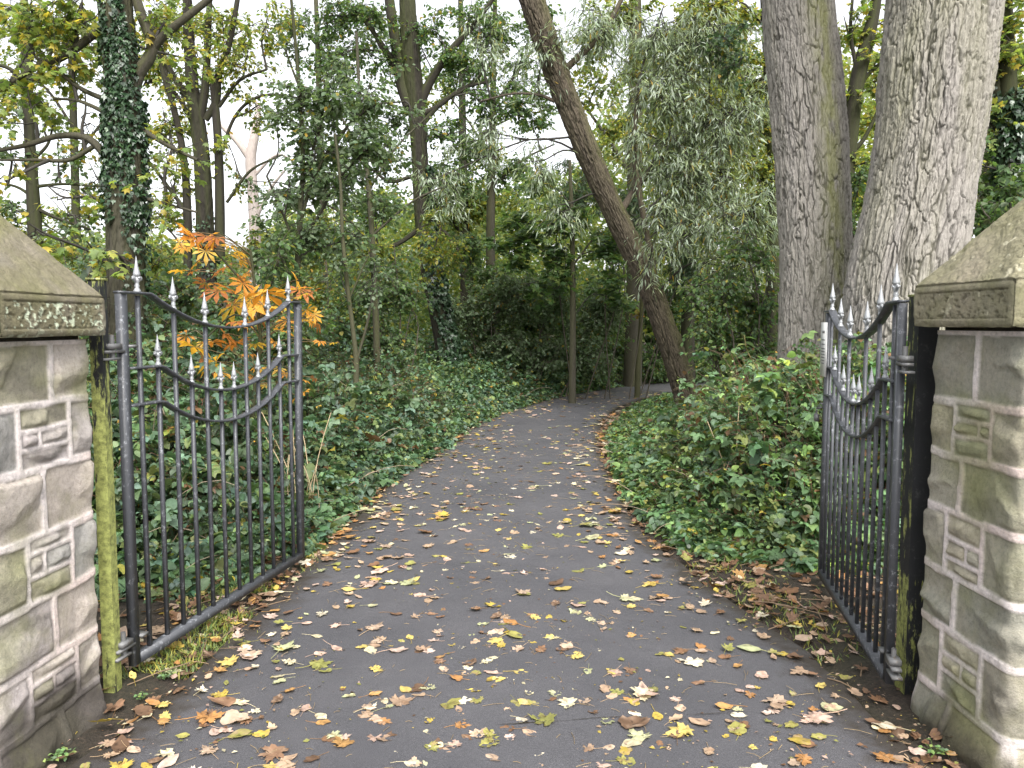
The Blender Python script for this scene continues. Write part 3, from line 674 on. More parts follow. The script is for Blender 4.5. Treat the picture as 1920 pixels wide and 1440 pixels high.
LK = 1.9
def grow_clump(wood, leaf, att, c, rad, kind, pal, size, lai, twig_len=.35, droop=.3, yel=0.0, col_b=(.035, .03, .024), br=.02, flat=0.0, inner=0):
    """one leafy limb: branch from att into the ellipsoid (c, rad), side branches, twigs, leaves along the twigs"""
    c = np.asarray(c, float); rad = np.asarray(rad, float); att = np.asarray(att, float)
    if lai < 3: lai = lai*(LK if kind != 'willow' else 1.45)+.2
    if kind in ('oval', 'maple') and size < .2 and c[1] > 7: size = size*.80
    area = PI*rad[0]*rad[2]; nleaf = int(lai*area/(AREA[kind]*size*size)); per = 9
    ntw = max(4, nleaf//per); nsub = max(3, ntw//9)
    # branch
    mid = (att+c)/2+RNG.normal(0, .08, 3)*np.linalg.norm(c-att)+np.array([0, 0, .1*np.linalg.norm(c-att)])
    main = curve([att, mid, c, c+(c-att)/(np.linalg.norm(c-att)+1e-6)*rad.mean()*.6], 12)
    tubes(wood, main[None], np.linspace(br, br*.3, 12)[None], 5, col_b)
    ti = RNG.integers(4, 12, nsub); st = main[ti]
    dv = RNG.normal(0, 1, (nsub, 3)); dv /= np.linalg.norm(dv, axis=1, keepdims=True)
    en = c+dv*rad*(RNG.random((nsub, 1))**.45)
    if flat > 0:                                            # layered sprays: keep ends level
        lv = np.round((en[:, 2]-c[2])/flat)*flat; en[:, 2] = c[2]+lv+RNG.normal(0, .03, nsub)
    k = 6; t = np.linspace(0, 1, k)[None, :, None]
    sb = st[:, None]*(1-t)+en[:, None]*t+np.sin(PI*t)*RNG.normal(0, .10, (nsub, 1, 3))*np.linalg.norm(en-st, axis=1)[:, None, None]
    sb[:, 1:-1] += RNG.normal(0, .015, (nsub, k-2, 3))
    tubes(wood, sb, (br*.38*(1-.72*t[..., 0]))*np.ones((nsub, k)), 4, col_b)
    # twigs
    si = RNG.integers(0, nsub, ntw); a = RNG.uniform(.25, 1, ntw)*(k-1); i0 = np.minimum(a.astype(int), k-2); fr = (a-i0)[:, None]
    b0 = sb[si, i0]*(1-fr)+sb[si, i0+1]*fr
    d = RNG.normal(0, 1, (ntw, 3)); d[:, 2] *= .25 if flat > 0 else .6; d[:, 2] -= droop*.8
    bd = sb[si, i0+1]-sb[si, i0]; bd /= np.linalg.norm(bd, axis=1, keepdims=True)+1e-6
    d = d/np.linalg.norm(d, axis=1, keepdims=True)+.5*bd; d /= np.linalg.norm(d, axis=1, keepdims=True)
    ln = twig_len*RNG.uniform(.5, 1.3, ntw)
    tk = 4; t = np.linspace(0, 1, tk)[None, :, None]
    tw = b0[:, None]+d[:, None]*t*ln[:, None, None]; tw[..., 2] -= droop*.35*(t[..., 0]**2)*ln[:, None]
    tubes(wood, tw, np.full((ntw, tk), .0035)*(1-.5*t[..., 0])*(1+size*2), 3, col_b)
    # leaves
    li = np.repeat(np.arange(ntw), per); lt = RNG.uniform(.12, 1.0, len(li)); a = lt*(tk-1); i0 = np.minimum(a.astype(int), tk-2); fr = (a-i0)[:, None]
    p = tw[li, i0]*(1-fr)+tw[li, i0+1]*fr+RNG.normal(0, size*.25, (len(li), 3))
    hd = np.arctan2(d[li, 1], d[li, 0])-PI/2+RNG.choice([-1, 1], len(li))*RNG.uniform(.2, 1.3, len(li))
    pitch = RNG.normal(.25+droop*.7, .35, len(li)); roll = RNG.normal(0, .5 if flat == 0 else .3, len(li))
    sz = size*RNG.uniform(.6, 1.25, len(li))
    scatter(leaf, kind, p, hd, pitch, roll, sz, pick(pal, len(li), yel))

def trunk_mesh(mb, pts, nu, dz, amp=.0, cellw=.07, cellh=.22, lump=.02, moss=.3, seed=1, flare=0.0, streak=None):
    """pts rows x,y,z,r. Colour: R = plate (1) or fissure (0), G = moss"""
    pts = np.asarray(pts, float); q = curve(pts, 400); L = np.r_[0, np.cumsum(np.linalg.norm(np.diff(q[:, :3], axis=0), axis=1))]
    k = max(6, int(L[-1]/dz)); s = np.linspace(0, L[-1], k); c = np.stack([np.interp(s, L, q[:, i]) for i in range(4)], 1)
    T = np.gradient(c[:, :3], axis=0); T /= np.linalg.norm(T, axis=1, keepdims=True)
    A = np.cross(T, np.array([0, 1., 0])); A /= np.linalg.norm(A, axis=1, keepdims=True)+1e-9; B = np.cross(T, A)
    an = np.arange(nu)*2*PI/nu
    AN, S_ = np.meshgrid(an, s); R = c[:, 3][:, None]*np.ones((1, nu))
    if flare: R = R*(1+flare*np.exp(-(S_[-1, 0]-S_)/.35)*(1+.35*np.sin(AN*5+seed)))
    n3 = np.stack([np.cos(AN)*1.2, np.sin(AN)*1.2, S_*.9], -1)
    R = R*(1+lump*4*fbm(n3+seed, 3, seed))
    plate = np.ones_like(R)
    if amp > 0:
        rm = c[:, 3].mean(); nw = max(4, int(round(2*PI*rm/cellw)))
        wv = fbm(np.stack([np.cos(AN)*3, np.sin(AN)*3, S_*5], -1)+seed, 3, seed+2)
        wv2 = fbm(np.stack([np.cos(AN)*8, np.sin(AN)*8, S_*7], -1)+seed, 3, seed+4)
        d, rid = cells(AN/(2*PI)*nw+wv*.9+wv2*.35+.12*S_/cellh, S_/cellh*.7+wv2*.5+wv*.7, seed, nw, 1.0)
        hf = fbm(np.stack([np.cos(AN)*30*rm/.4, np.sin(AN)*30*rm/.4, S_*9], -1)+wv[..., None], 4, seed+12, .65)
        d2, rid2 = cells(AN/(2*PI)*nw*2+wv2*.6+wv*.6, S_/cellh*1.6+wv*1.0+hf*.5, seed+9, nw*2, .95)
        vis_ = sstep(-.35, .25, fbm(np.stack([np.cos(AN)*4, np.sin(AN)*4, S_*2.2], -1)+9, 3, seed+14))     # fissures fade in and out
        plate = 1-(1-sstep(.0, .20, d+.10*hf))*(.5+.5*vis_)
        plate = plate*(1-.6*(1-sstep(.0, .13, d2+.08*hf))*(1-.4*vis_))
        R = R+amp*(plate-.7)+amp*1.0*hf+amp*.55*(rid-.5)*plate+amp*.3*(rid2-.5)
    V = c[:, None, :3]+R[..., None]*(np.cos(AN)[..., None]*A[:, None, :]+np.sin(AN)[..., None]*B[:, None, :])
    ms = np.clip(moss+.9*(fbm(np.stack([np.cos(AN)*1.5, np.sin(AN)*1.5, S_*.5], -1)+seed*3, 4, seed+8)), 0, 1)
    if streak: a_m = np.angle(np.exp(1j*(AN-(streak[0]+streak[1]*(S_-S_.max()))))); ms = np.clip(ms*.35+streak[2]*np.exp(-(a_m/streak[3])**2)*(.6+1.0*fbm(n3*6, 4, seed+5)), 0, 1)
    i = np.arange(k-1)[:, None]*nu+np.arange(nu); j = np.arange(k-1)[:, None]*nu+(np.arange(nu)+1) % nu
    mb.add(V, np.stack([i, j, j+nu, i+nu], -1).reshape(-1, 4), np.stack([plate, ms, 0*ms], -1).reshape(-1, 3))
def wp(rows):
    """rows (px, py, width_px, D) -> x,y,z,r"""
    out = []
    for px, py, wd, D in rows:
        p = P(px, py, D); a, y, z = ray(px, py); out.append([*p, wd/2/F*D/y])
    return out
def ivy_on(mb, pts, n, a0=0, a1=2*PI, z0=0, z1=99, size=.06, seed=1, thick=.05):
    q = curve(np.asarray(pts, float), 200); m = (q[:, 2] > z0) & (q[:, 2] < z1); q = q[m]
    i = RNG.integers(0, len(q), n*2); an = RNG.uniform(a0, a1, n*2)
    keep = fbm(np.stack([np.cos(an)*2, np.sin(an)*2, q[i, 2]*1.6], -1)+seed, 3, seed) > -.28; i = i[keep][:n]; an = an[keep][:n]; n = len(i)
    r = q[i, 3]+RNG.uniform(.0, thick, n)
    p = np.stack([q[i, 0]+np.cos(an)*r, q[i, 1]+np.sin(an)*r, q[i, 2]+RNG.normal(0, .03, n)], 1)
    scatter(mb, 'ivy', p, an-PI/2+RNG.normal(0, .5, n), RNG.normal(1.05, .3, n), RNG.normal(0, .4, n), size*RNG.uniform(.6, 1.3, n), pick('ivy', n))

def tree(name, label, D, trunk, limbs, clumps, bark, leafkind, pal, size, cat='tree', group=None, amp=.0, nu=24, dz=.04, cellw=.05, cellh=.15,
         moss=.3, seed=1, ivy=None, twig_len=.35, droop=.3, yel=0.0, lm='leaf', lump=.02, flat=0.0, bcol=(.03, .026, .02), br=.02, flare=0.0, streak=None):
    tp = [r if len(r) == 4 else (*r, D) for r in trunk]; W = wp(tp)
    base = W[-1]
    if base[2] > 0.02: W.append([base[0], base[1], -.05, base[3]*1.08]); base = W[-1]
    root = empty(name, (base[0], base[1], 0), label, cat, group)
    mb = MB(); trunk_mesh(mb, W, nu, dz, amp, cellw, cellh, lump, moss, seed, flare, streak)
    for li, lb in enumerate(limbs):
        lw = wp([r if len(r) == 4 else (*r, D) for r in lb]); trunk_mesh(mb, lw, max(6, nu//3), max(dz, .05), 0, lump=.03, moss=moss, seed=seed+li+1)
    mb.build('trunk', M[bark], root, True)
    att = np.concatenate([curve(np.asarray(W)[:, :3], 30)]+[curve(np.asarray(wp([r if len(r) == 4 else (*r, D) for r in lb]))[:, :3], 10) for lb in limbs])
    if clumps:
        wood = MB(); leaf = MB()
        for cl in clumps:
            px, py, rx, ry, lai = cl[:5]; dd = cl[5] if len(cl) > 5 else 0; pl = cl[6] if len(cl) > 6 else pal
            c = P(px, py, D+dd); sx = rx/F*(D+dd); sz = ry/F*(D+dd)
            q = att[att[:, 2] < c[2]+.3] if (att[:, 2] < c[2]+.3).any() else att
            a = q[np.argmin(np.linalg.norm(q-c-np.array([0, 0, -.3]), axis=1))]
            grow_clump(wood, leaf, a, c, (sx, max(.35, .6*sx), sz), leafkind, pl, size, lai, twig_len, droop, yel, bcol, br, flat)
        cr = leaf.build('crown', M[lm], root)
        wd = wood.build('branches', M['twig'], cr); wd.location = (0, 0, 0)
    if ivy:
        mb = MB()
        for kw in ivy: ivy_on(mb, W, **kw)
        mb.build('ivy', M['ivy'], root)
    return root

exec_trees = True
# ------------------------------------------------------------------ trees
tree('poplar_tree', 'massive pale grey-barked tree, nearest the right pillar, its trunk widening upward', 7.2,
     [(1775, -160, 215), (1770, 0, 192), (1757, 120, 192), (1742, 250, 186), (1722, 380, 186), (1700, 500, 200), (1690, 620, 214), (1690, 760, 225)],
     [], [(1700, -420, 320, 170, 1.0), (1950, -300, 200, 150, 1.0)], 'bark_poplar', 'oval', 'yelgreen', .09, amp=.020, nu=560, dz=.009, cellw=.065, cellh=.26, moss=.05, seed=5, flare=.10, group='two large pale trunks behind the right gate')
tree('poplar_tree', 'tall straight trunk with a greenish streak down its bark, left of the widest trunk', 8.4,
     [(1488, -160, 125), (1497, 0, 128), (1510, 150, 128), (1521, 300, 128), (1527, 450, 128), (1530, 600, 128), (1528, 740, 134)],
     [], [(1400, -430, 220, 120, .6)], 'bark_poplar', 'oval', 'yelgreen', .09, amp=.017, nu=460, dz=.009, cellw=.062, cellh=.28, moss=.22, streak=(1.25, -.02, 1.35, .30), seed=9, flare=.12, group='two large pale trunks behind the right gate')
tree('leaning_willow', 'tree leaning left over the path with furrowed bark and silvery narrow leaves', 12.6,
     [(962, -110, 46), (998, 0, 46), (1045, 140, 43), (1104, 290, 41), (1163, 420, 40), (1214, 530, 40), (1255, 640, 42), (1282, 730, 42), (1298, 800, 48)],
     [[(1040, 190, 7), (1010, 178, 5), (960, 176, 4), (900, 190, 3)], [(1160, 400, 14, 12.6), (1230, 310, 10, 13), (1330, 250, 6, 13.4)], [(1240, 600, 16), (1215, 450, 12), (1190, 300, 9), (1195, 180, 6)],
      [(1050, 140, 14), (1130, 60, 10), (1180, -30, 7)]],
     [(1130, 60, 100, 70, .7), (1230, 60, 110, 70, .9), (1330, 90, 100, 80, 1.1), (1250, 170, 120, 70, 1.2), (1340, 230, 100, 80, 1.5), (1240, 280, 90, 60, 1.2), (1330, 340, 90, 70, 1.6), (1390, 400, 70, 70, 1.6, -.8),
      (1370, 500, 80, 60, 1.4, -.8), (1250, 400, 60, 50, 1.0), (1020, 120, 70, 70, .5), (930, 250, 80, 40, .5), (1020, 300, 60, 60, .5), (830, 330, 70, 60, .6), (1070, 380, 60, 40, .4), (1220, 480, 40, 40, .6, -.6), (1300, 440, 60, 50, 1.2, -.5), (900, 60, 60, 60, .4), (1410, 180, 50, 60, .8)],
     'bark_willow', 'willow', 'willow', .15, amp=.024, nu=190, dz=.018, cellw=.055, cellh=.3, moss=.12, streak=(.5, .0, .9, .7), seed=13, twig_len=.5, droop=.75, yel=.03, flare=.12)
tree('ivy_clad_tree', 'grey trunk wrapped in dark ivy rising behind the left gate, with yellowing maple leaves', 7.4,
     [(205, -140, 66), (216, 0, 60), (228, 130, 60), (235, 260, 62), (236, 400, 66), (238, 560, 66), (240, 800, 74)],
     [[(250, 170, 22), (275, 110, 17), (310, 65, 15), (390, 0, 12), (440, -50, 9)], [(188, 55, 16), (120, 105, 14), (60, 130, 11), (0, 170, 7)], [(205, 300, 15), (165, 260, 14), (110, 255, 11), (50, 272, 9), (-20, 285, 6)],
      [(205, 190, 10), (150, 165, 8), (90, 120, 6), (50, 100, 4)], [(205, 215, 9), (150, 190, 6), (100, 185, 4)], [(175, 275, 9), (130, 300, 8), (70, 300, 6), (0, 300, 4)], [(262, 240, 10), (310, 270, 8), (370, 300, 6)], [(262, 370, 8), (320, 385, 5), (370, 398, 4)],
      [(258, 140, 24), (285, 90, 20), (262, 20, 18), (240, -60, 14)]],
     [(60, 40, 110, 60, 1.5), (150, 30, 80, 50, 1.5), (40, 120, 80, 50, 1.2), (140, 120, 70, 50, .9), (310, 40, 60, 40, 1.0), (350, 110, 60, 40, .5, 1.5), (60, 210, 70, 50, .6), (160, 210, 50, 40, .4), (320, 290, 50, 50, .6), (30, 330, 70, 40, .35, -.5), (120, 370, 70, 40, .35),
      (90, 440, 80, 40, .5, -.6), (180, 470, 50, 40, .6, -.5), (330, 370, 40, 40, .5)],
     'bark_grey', 'maple', 'maple_yel', .085, amp=.008, nu=110, dz=.022, moss=.25, seed=21, twig_len=.4, droop=.4,
     ivy=[dict(n=2600, z0=2.5, z1=3.6, size=.046, seed=3), dict(n=420, z0=1.0, z1=2.6, a0=-1.3, a1=.6, size=.046, seed=4), dict(n=800, z0=3.5, z1=4.9, a0=-2.2, a1=-.7, size=.045, seed=5, thick=.02), dict(n=500, z0=3.5, z1=4.2, a0=-3.1, a1=.2, size=.045, seed=6, thick=.03)])
tree('many_stemmed_tree', 'dark forked tree with several upright stems, rising behind the orange leaves', 12.0,
     [(350, -60, 14), (352, 30, 16), (356, 100, 20), (362, 180, 24), (372, 240, 28), (380, 320, 30), (385, 430, 34), (388, 560, 38), (390, 700, 42)],
     [[(372, 240, 18), (385, 160, 15), (390, 60, 12), (395, -40, 8)], [(385, 225, 12), (405, 190, 14), (410, 140, 13), (430, 80, 11), (445, 0, 9), (450, -50, 7)],
      [(412, 480, 18), (412, 400, 18), (410, 300, 16), (404, 200, 14), (395, 130, 10)], [(352, 560, 16), (352, 420, 16), (345, 300, 13), (325, 200, 12), (305, 130, 10), (290, 50, 7)],
      [(360, 190, 14), (330, 150, 11), (300, 90, 9), (280, 20, 6)], [(375, 260, 10), (345, 200, 8), (320, 160, 7), (300, 90, 5)], [(410, 200, 8), (450, 150, 6), (500, 130, 4)], [(405, 320, 7), (440, 220, 6), (490, 180, 5), (560, 183, 3)],
      [(425, 380, 6), (470, 320, 5), (530, 290, 3)], [(352, 310, 8), (320, 270, 7), (290, 240, 5)], [(352, 400, 8), (300, 330, 6), (270, 290, 4)]],
     [(300, 60, 70, 60, .8), (420, 60, 60, 50, .7), (340, 160, 70, 60, .5), (460, 120, 70, 60, .7), (500, 40, 60, 50, .6), (480, 200, 60, 40, .5), (310, 230, 50, 50, .6), (330, 330, 50, 50, .6), (440, 300, 40, 50, .3), (300, 420, 50, 50, 1.0)],
     'bark_dark', 'oval', 'yelgreen', .085, amp=.007, nu=60, dz=.04, moss=.12, seed=31, lump=.03, yel=.08,
     ivy=[dict(n=300, z0=1.0, z1=3.2, size=.06, seed=6)])
tree('slender_tree', 'slim dark tree at the far left, rising above the left pillar cap', 11.0,
     [(45, -60, 8), (48, 60, 14), (50, 150, 20), (55, 250, 18), (60, 340, 22), (66, 450, 26), (70, 600, 28)],
     [[(50, 160, 10), (20, 130, 8), (-10, 120, 6)], [(52, 160, 10), (80, 130, 8), (100, 90, 6)], [(62, 300, 8), (90, 270, 6), (100, 230, 4)], [(66, 390, 8), (110, 410, 6), (170, 430, 4)], [(64, 350, 7), (120, 345, 5), (190, 350, 4)], [(62, 370, 7), (30, 350, 5), (-20, 340, 4)]],
     [(20, 200, 60, 40, .5), (90, 220, 50, 40, .4), (20, 290, 60, 40, .5), (110, 300, 60, 40, .4), (20, 390, 60, 40, .6), (130, 400, 60, 40, .6), (180, 330, 50, 40, .4), (150, 480, 60, 40, 1.2), (20, 470, 60, 40, 1.0)],
     'bark_dark', 'oval', 'greygreen', .10, nu=18, dz=.06, moss=.2, seed=37, yel=.1)
tree('dead_tree', 'pale leafless tree with a forked top standing in bright sky behind the dark stems', 19.0,
     [(485, 195, 8), (478, 250, 16), (470, 300, 20), (474, 360, 20), (478, 430, 22), (480, 600, 24)],
     [[(470, 300, 14), (445, 265, 12), (420, 240, 9), (400, 215, 5)], [(484, 400, 8), (510, 350, 6), (535, 318, 4)], [(482, 250, 10), (484, 220, 8), (480, 190, 5)], [(476, 330, 7), (520, 290, 4), (560, 310, 3)]],
     [], 'bark_pale', 'oval', 'green', .1, nu=16, dz=.1, moss=.0, seed=41)
tree('ivy_clad_tree', 'forked tree with ivy on its lower trunk, left of the path bend', 15.6,
     [(762, -60, 26), (765, 20, 30), (772, 120, 34), (782, 210, 32), (788, 310, 30), (792, 400, 30), (806, 500, 34), (826, 600, 36), (842, 690, 40), (850, 760, 46)],
     [[(768, 200, 24), (752, 150, 22), (742, 80, 20), (730, 0, 18), (724, -60, 14)], [(785, 200, 18), (808, 150, 16), (845, 95, 13), (890, 45, 10), (930, -10, 7)], [(795, 230, 10), (830, 190, 9), (880, 160, 6), (950, 90, 4)],
      [(742, 120, 9), (700, 60, 8), (660, 10, 6)], [(760, 160, 8), (715, 90, 8), (690, 30, 6)], [(790, 215, 12), (820, 200, 9), (870, 165, 7), (930, 150, 4)], [(786, 430, 10), (740, 460, 8), (690, 465, 6), (640, 455, 3)],
      [(775, 330, 8), (730, 340, 6), (690, 310, 4)], [(800, 400, 8), (830, 430, 7), (860, 470, 5)]],
     [(640, 30, 80, 60, .9), (710, 110, 60, 60, .6), (700, 30, 60, 40, .8), (820, 60, 60, 60, .7), (860, 130, 80, 50, .9), (880, 30, 60, 50, .5), (620, 120, 60, 60, .7), (900, 190, 70, 40, .7), (850, 250, 60, 50, .8), (660, 210, 70, 50, .8), (720, 280, 60, 50, .8),
      (860, 340, 70, 50, 1.3), (700, 390, 80, 50, 1.4), (620, 460, 70, 50, 1.3), (950, 210, 60, 60, .7), (1010, 200, 60, 60, .5)],
     'bark_dark', 'oval', 'midgreen', .095, amp=.012, nu=90, dz=.03, cellw=.05, cellh=.2, moss=.15, seed=43, yel=.03, flare=.15,
     ivy=[dict(n=2800, z0=.2, z1=3.3, a0=-2.0, a1=1.3, size=.08, seed=8, thick=.10), dict(n=900, z0=3.0, z1=4.6, a0=-.9, a1=1.2, size=.07, seed=9, thick=.10)])
tree('young_alder_tree', 'slender tree with rounded grey-green leaves hanging left of the ivied forked trunk', 9.0,
     [(540, -60, 5), (552, 60, 6), (562, 180, 8), (568, 300, 9), (562, 420, 11), (556, 560, 13), (560, 720, 16)],
     [[(562, 420, 7), (590, 330, 6), (640, 250, 5), (700, 200, 4), (760, 190, 3)], [(560, 460, 7), (600, 400, 6), (640, 330, 5), (690, 280, 4)], [(560, 480, 6), (530, 400, 5), (500, 330, 4)], [(566, 330, 6), (600, 240, 5), (610, 150, 4)]],
     [(560, 200, 60, 60, 1.0), (620, 190, 70, 50, 1.2), (690, 170, 60, 50, .9), (770, 215, 50, 30, .35), (590, 280, 80, 50, 1.4), (680, 270, 70, 50, 1.3), (720, 300, 50, 45, .6), (540, 360, 60, 50, .9), (630, 360, 80, 50, 1.1), (560, 450, 70, 50, 1.4), (650, 450, 60, 40, .9), (500, 480, 50, 50, 1.0), (520, 240, 50, 50, .6)],
     'bark_dark', 'oval', 'greygreen', .085, nu=12, dz=.06, seed=47, yel=.015, twig_len=.3, br=.012)
tree('slim_sapling', 'pale thin bare-stemmed sapling in the undergrowth just beyond the left gate', 8.8,
     [(628, 250, 5), (638, 340, 6), (642, 440, 7), (652, 540, 8), (662, 620, 9), (668, 690, 11), (664, 800, 12)],
     [[(668, 680, 6), (690, 600, 5), (705, 520, 3)], [(655, 560, 4), (690, 480, 3)]], [(640, 520, 40, 40, .6), (700, 520, 50, 40, .5)], 'bark_grey', 'oval', 'greygreen', .07, nu=10, dz=.06, seed=51, moss=.5, br=.008)
tree('maple_sapling', 'straight thin-stemmed young maple with broad green layered leaves at the path bend', 15.2,
     [(1068, 300, 6), (1072, 400, 8), (1074, 520, 10), (1074, 620, 12), (1073, 740, 14)],
     [[(1073, 540, 4), (1030, 480, 3), (980, 450, 2)], [(1073, 500, 4), (1110, 450, 3)]],
     [(1000, 420, 80, 40, 2.0), (1070, 420, 80, 45, 2.0), (960, 470, 70, 35, 1.6), (1060, 490, 80, 40, 1.8), (1120, 470, 60, 40, 1.5), (1150, 560, 50, 50, 1.6), (1000, 530, 60, 30, 1.0), (1030, 350, 60, 30, 1.0)],
     'bark_grey', 'maple', 'midgreen', .16, nu=12, dz=.06, seed=53, flat=.16, droop=.1, twig_len=.4, br=.012)
tree('woodland_tree', 'brown upright trunk right behind the leaning tree where the path disappears', 19.5,
     [(1190, -60, 22), (1192, 100, 24), (1190, 300, 28), (1190, 500, 30), (1188, 620, 32), (1186, 710, 36)],
     [[(1190, 200, 10), (1240, 120, 7), (1300, 60, 5)], [(1190, 340, 10), (1140, 260, 7), (1090, 190, 4)]],
     [(1280, 100, 90, 70, 1.0), (1120, 160, 80, 60, .7), (1180, 20, 90, 50, .8), (1370, 60, 70, 60, .8)], 'bark_grey', 'oval', 'yelgreen', .13, nu=20, dz=.08, seed=57, moss=.3)
tree('slim_sapling', 'thin greenish stem holding one yellow leaf, between the leaning trunk and brown trunk', 16.5,
     [(1204, 560, 7), (1201, 620, 9), (1197, 680, 10), (1195, 735, 11)], [], [(1196, 586, 9, 12, 2.6, 0)], 'bark_grey', 'maple', 'orange', .13, nu=10, dz=.05, seed=58, moss=.9, twig_len=.1, yel=.7, br=.004)
tree('woodland_tree', 'dark straight trunk deep in the wood, right of the ivied forked tree', 21,
     [(862, -60, 8), (866, 120, 12), (868, 300, 16), (872, 430, 18), (874, 500, 22), (878, 720, 26)],
     [[(870, 450, 8), (840, 400, 6), (810, 380, 4)], [(868, 320, 7), (910, 250, 5), (960, 220, 3)]], [(830, 420, 80, 50, 1.2), (900, 380, 80, 60, 1.4), (930, 280, 70, 40, .5), (820, 170, 80, 60, .5)], 'bark_dark', 'oval', 'yelgreen', .14, nu=14, dz=.1, seed=61, moss=.2)
tree('woodland_tree', 'dark upright trunk in shade immediately left of the streaked trunk, half behind foliage', 13.6,
     [(1430, -60, 14), (1440, 120, 18), (1450, 280, 22), (1452, 400, 24), (1450, 520, 26), (1448, 700, 28)],
     [[(1450, 260, 8), (1400, 240, 6), (1350, 280, 4)], [(1452, 140, 7), (1400, 155, 5), (1345, 156, 3)]],
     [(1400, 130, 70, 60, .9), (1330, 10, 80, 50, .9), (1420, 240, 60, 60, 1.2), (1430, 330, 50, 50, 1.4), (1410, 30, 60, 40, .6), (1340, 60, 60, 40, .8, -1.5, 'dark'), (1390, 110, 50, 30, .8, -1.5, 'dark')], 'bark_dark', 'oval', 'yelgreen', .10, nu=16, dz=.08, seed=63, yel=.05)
tree('golden_maple_tree', 'forked tree with golden-green leaves seen in the gap between the two large trunks', 11.0,
     [(1650, -60, 16), (1640, 20, 20), (1625, 80, 26), (1606, 160, 28), (1596, 240, 28), (1588, 330, 28), (1582, 480, 30), (1580, 700, 34)],
     [[(1598, 210, 10), (1620, 150, 8), (1660, 110, 6)], [(1606, 130, 8), (1595, 60, 7), (1600, -20, 5)], [(1592, 290, 12), (1620, 260, 8), (1650, 200, 6)]],
     [(1590, 60, 50, 50, .9), (1640, 130, 50, 50, .9), (1660, 40, 40, 50, .9), (1600, 180, 40, 50, .6), (1640, 300, 40, 50, .9), (1620, 380, 40, 60, 1.6)], 'bark_dark', 'maple', 'maple_yel', .10, nu=24, dz=.05, seed=67, moss=.3)
tree('ivy_clad_tree', 'dark trunk smothered in ivy at the far right above the right pillar cap', 9.6,
     [(1880, -60, 26), (1886, 100, 30), (1892, 220, 34), (1896, 330, 38), (1898, 460, 44), (1900, 800, 46)],
     [[(1888, 160, 12), (1850, 110, 9), (1800, 60, 6)], [(1890, 140, 12), (1930, 110, 8), (1980, 60, 6)], [(1868, 240, 12), (1868, 160, 14), (1862, 80, 10)]],
     [(1880, 40, 60, 50, 1.6), (1950, 60, 60, 60, 1.6), (1870, 110, 50, 40, 1.2), (1930, 150, 50, 40, 1.2), (1850, 230, 40, 50, .7), (1840, 310, 50, 50, 1.6, 0, 'green'), (1850, 390, 60, 50, 2.0, 0, 'green'), (1930, 340, 40, 50, 1.6, 0, 'green')], 'bark_dark', 'maple', 'maple_yel', .10, nu=24, dz=.06, seed=71,
     ivy=[dict(n=2200, z0=1.4, z1=4.3, size=.075, seed=9, thick=.10)])

# finer trees standing farther back, filling the sky with a lace of leaves
tree('woodland_tree', 'thin pale-green tree with airy crown between the pale dead tree and the ivied fork', 17.0,
     [(590, -60, 7), (596, 100, 10), (602, 300, 13), (606, 480, 16), (610, 700, 18)], [[(600, 250, 6), (560, 160, 5), (530, 80, 3)], [(602, 320, 6), (650, 240, 4), (690, 170, 3)]],
     [(560, 60, 90, 70, .5), (640, 100, 90, 80, .6), (540, 200, 70, 60, .3), (660, 300, 90, 60, .8), (560, 360, 70, 50, .6), (720, 220, 70, 60, .7), (480, 340, 50, 40, .3), (700, 30, 70, 60, .4)], 'bark_grey', 'oval', 'greygreen', .10, nu=12, dz=.1, seed=91)
tree('woodland_tree', 'slender tree with sparse fresh-green crown between the ivied fork and the leaning trunk', 18.0,
     [(930, -60, 7), (926, 100, 10), (922, 300, 14), (920, 480, 17), (922, 720, 20)], [[(925, 200, 6), (980, 120, 5), (1020, 60, 3)], [(922, 300, 6), (880, 230, 4), (850, 190, 3)], [(922, 350, 6), (980, 300, 4), (1040, 270, 3)]],
     [(920, 60, 90, 80, .8), (860, 130, 80, 60, .7), (960, 150, 80, 60, .7), (1000, 240, 60, 50, .4), (880, 270, 70, 50, .8), (830, 330, 70, 50, 1.0), (960, 330, 80, 40, 1.0), (1020, 40, 60, 50, .5), (780, 60, 60, 60, .4)], 'bark_grey', 'oval', 'midgreen', .10, nu=12, dz=.1, seed=92)
tree('woodland_tree', 'tree with fine yellow-green foliage seen behind the silvery willow leaves', 16.5,
     [(1300, -60, 14), (1296, 100, 18), (1292, 300, 20), (1290, 560, 24), (1290, 700, 28)], [[(1296, 160, 8), (1340, 90, 6), (1380, 20, 4)], [(1294, 240, 8), (1230, 170, 6), (1180, 120, 4)], [(1292, 340, 8), (1350, 280, 5), (1410, 240, 4)]],
     [(1300, 40, 90, 70, 1.0), (1380, 60, 70, 60, .8), (1400, 170, 60, 60, .9), (1320, 180, 80, 60, 1.0), (1220, 130, 80, 60, 1.0), (1380, 290, 80, 60, 1.2), (1260, 240, 80, 60, 1.0), (1330, 370, 80, 60, 1.0), (1160, 240, 70, 60, .8), (1110, 80, 70, 60, .7), (1430, 400, 50, 60, 1.2)], 'bark_dark', 'oval', 'yelgreen', .10, nu=14, dz=.1, seed=93, yel=.05)
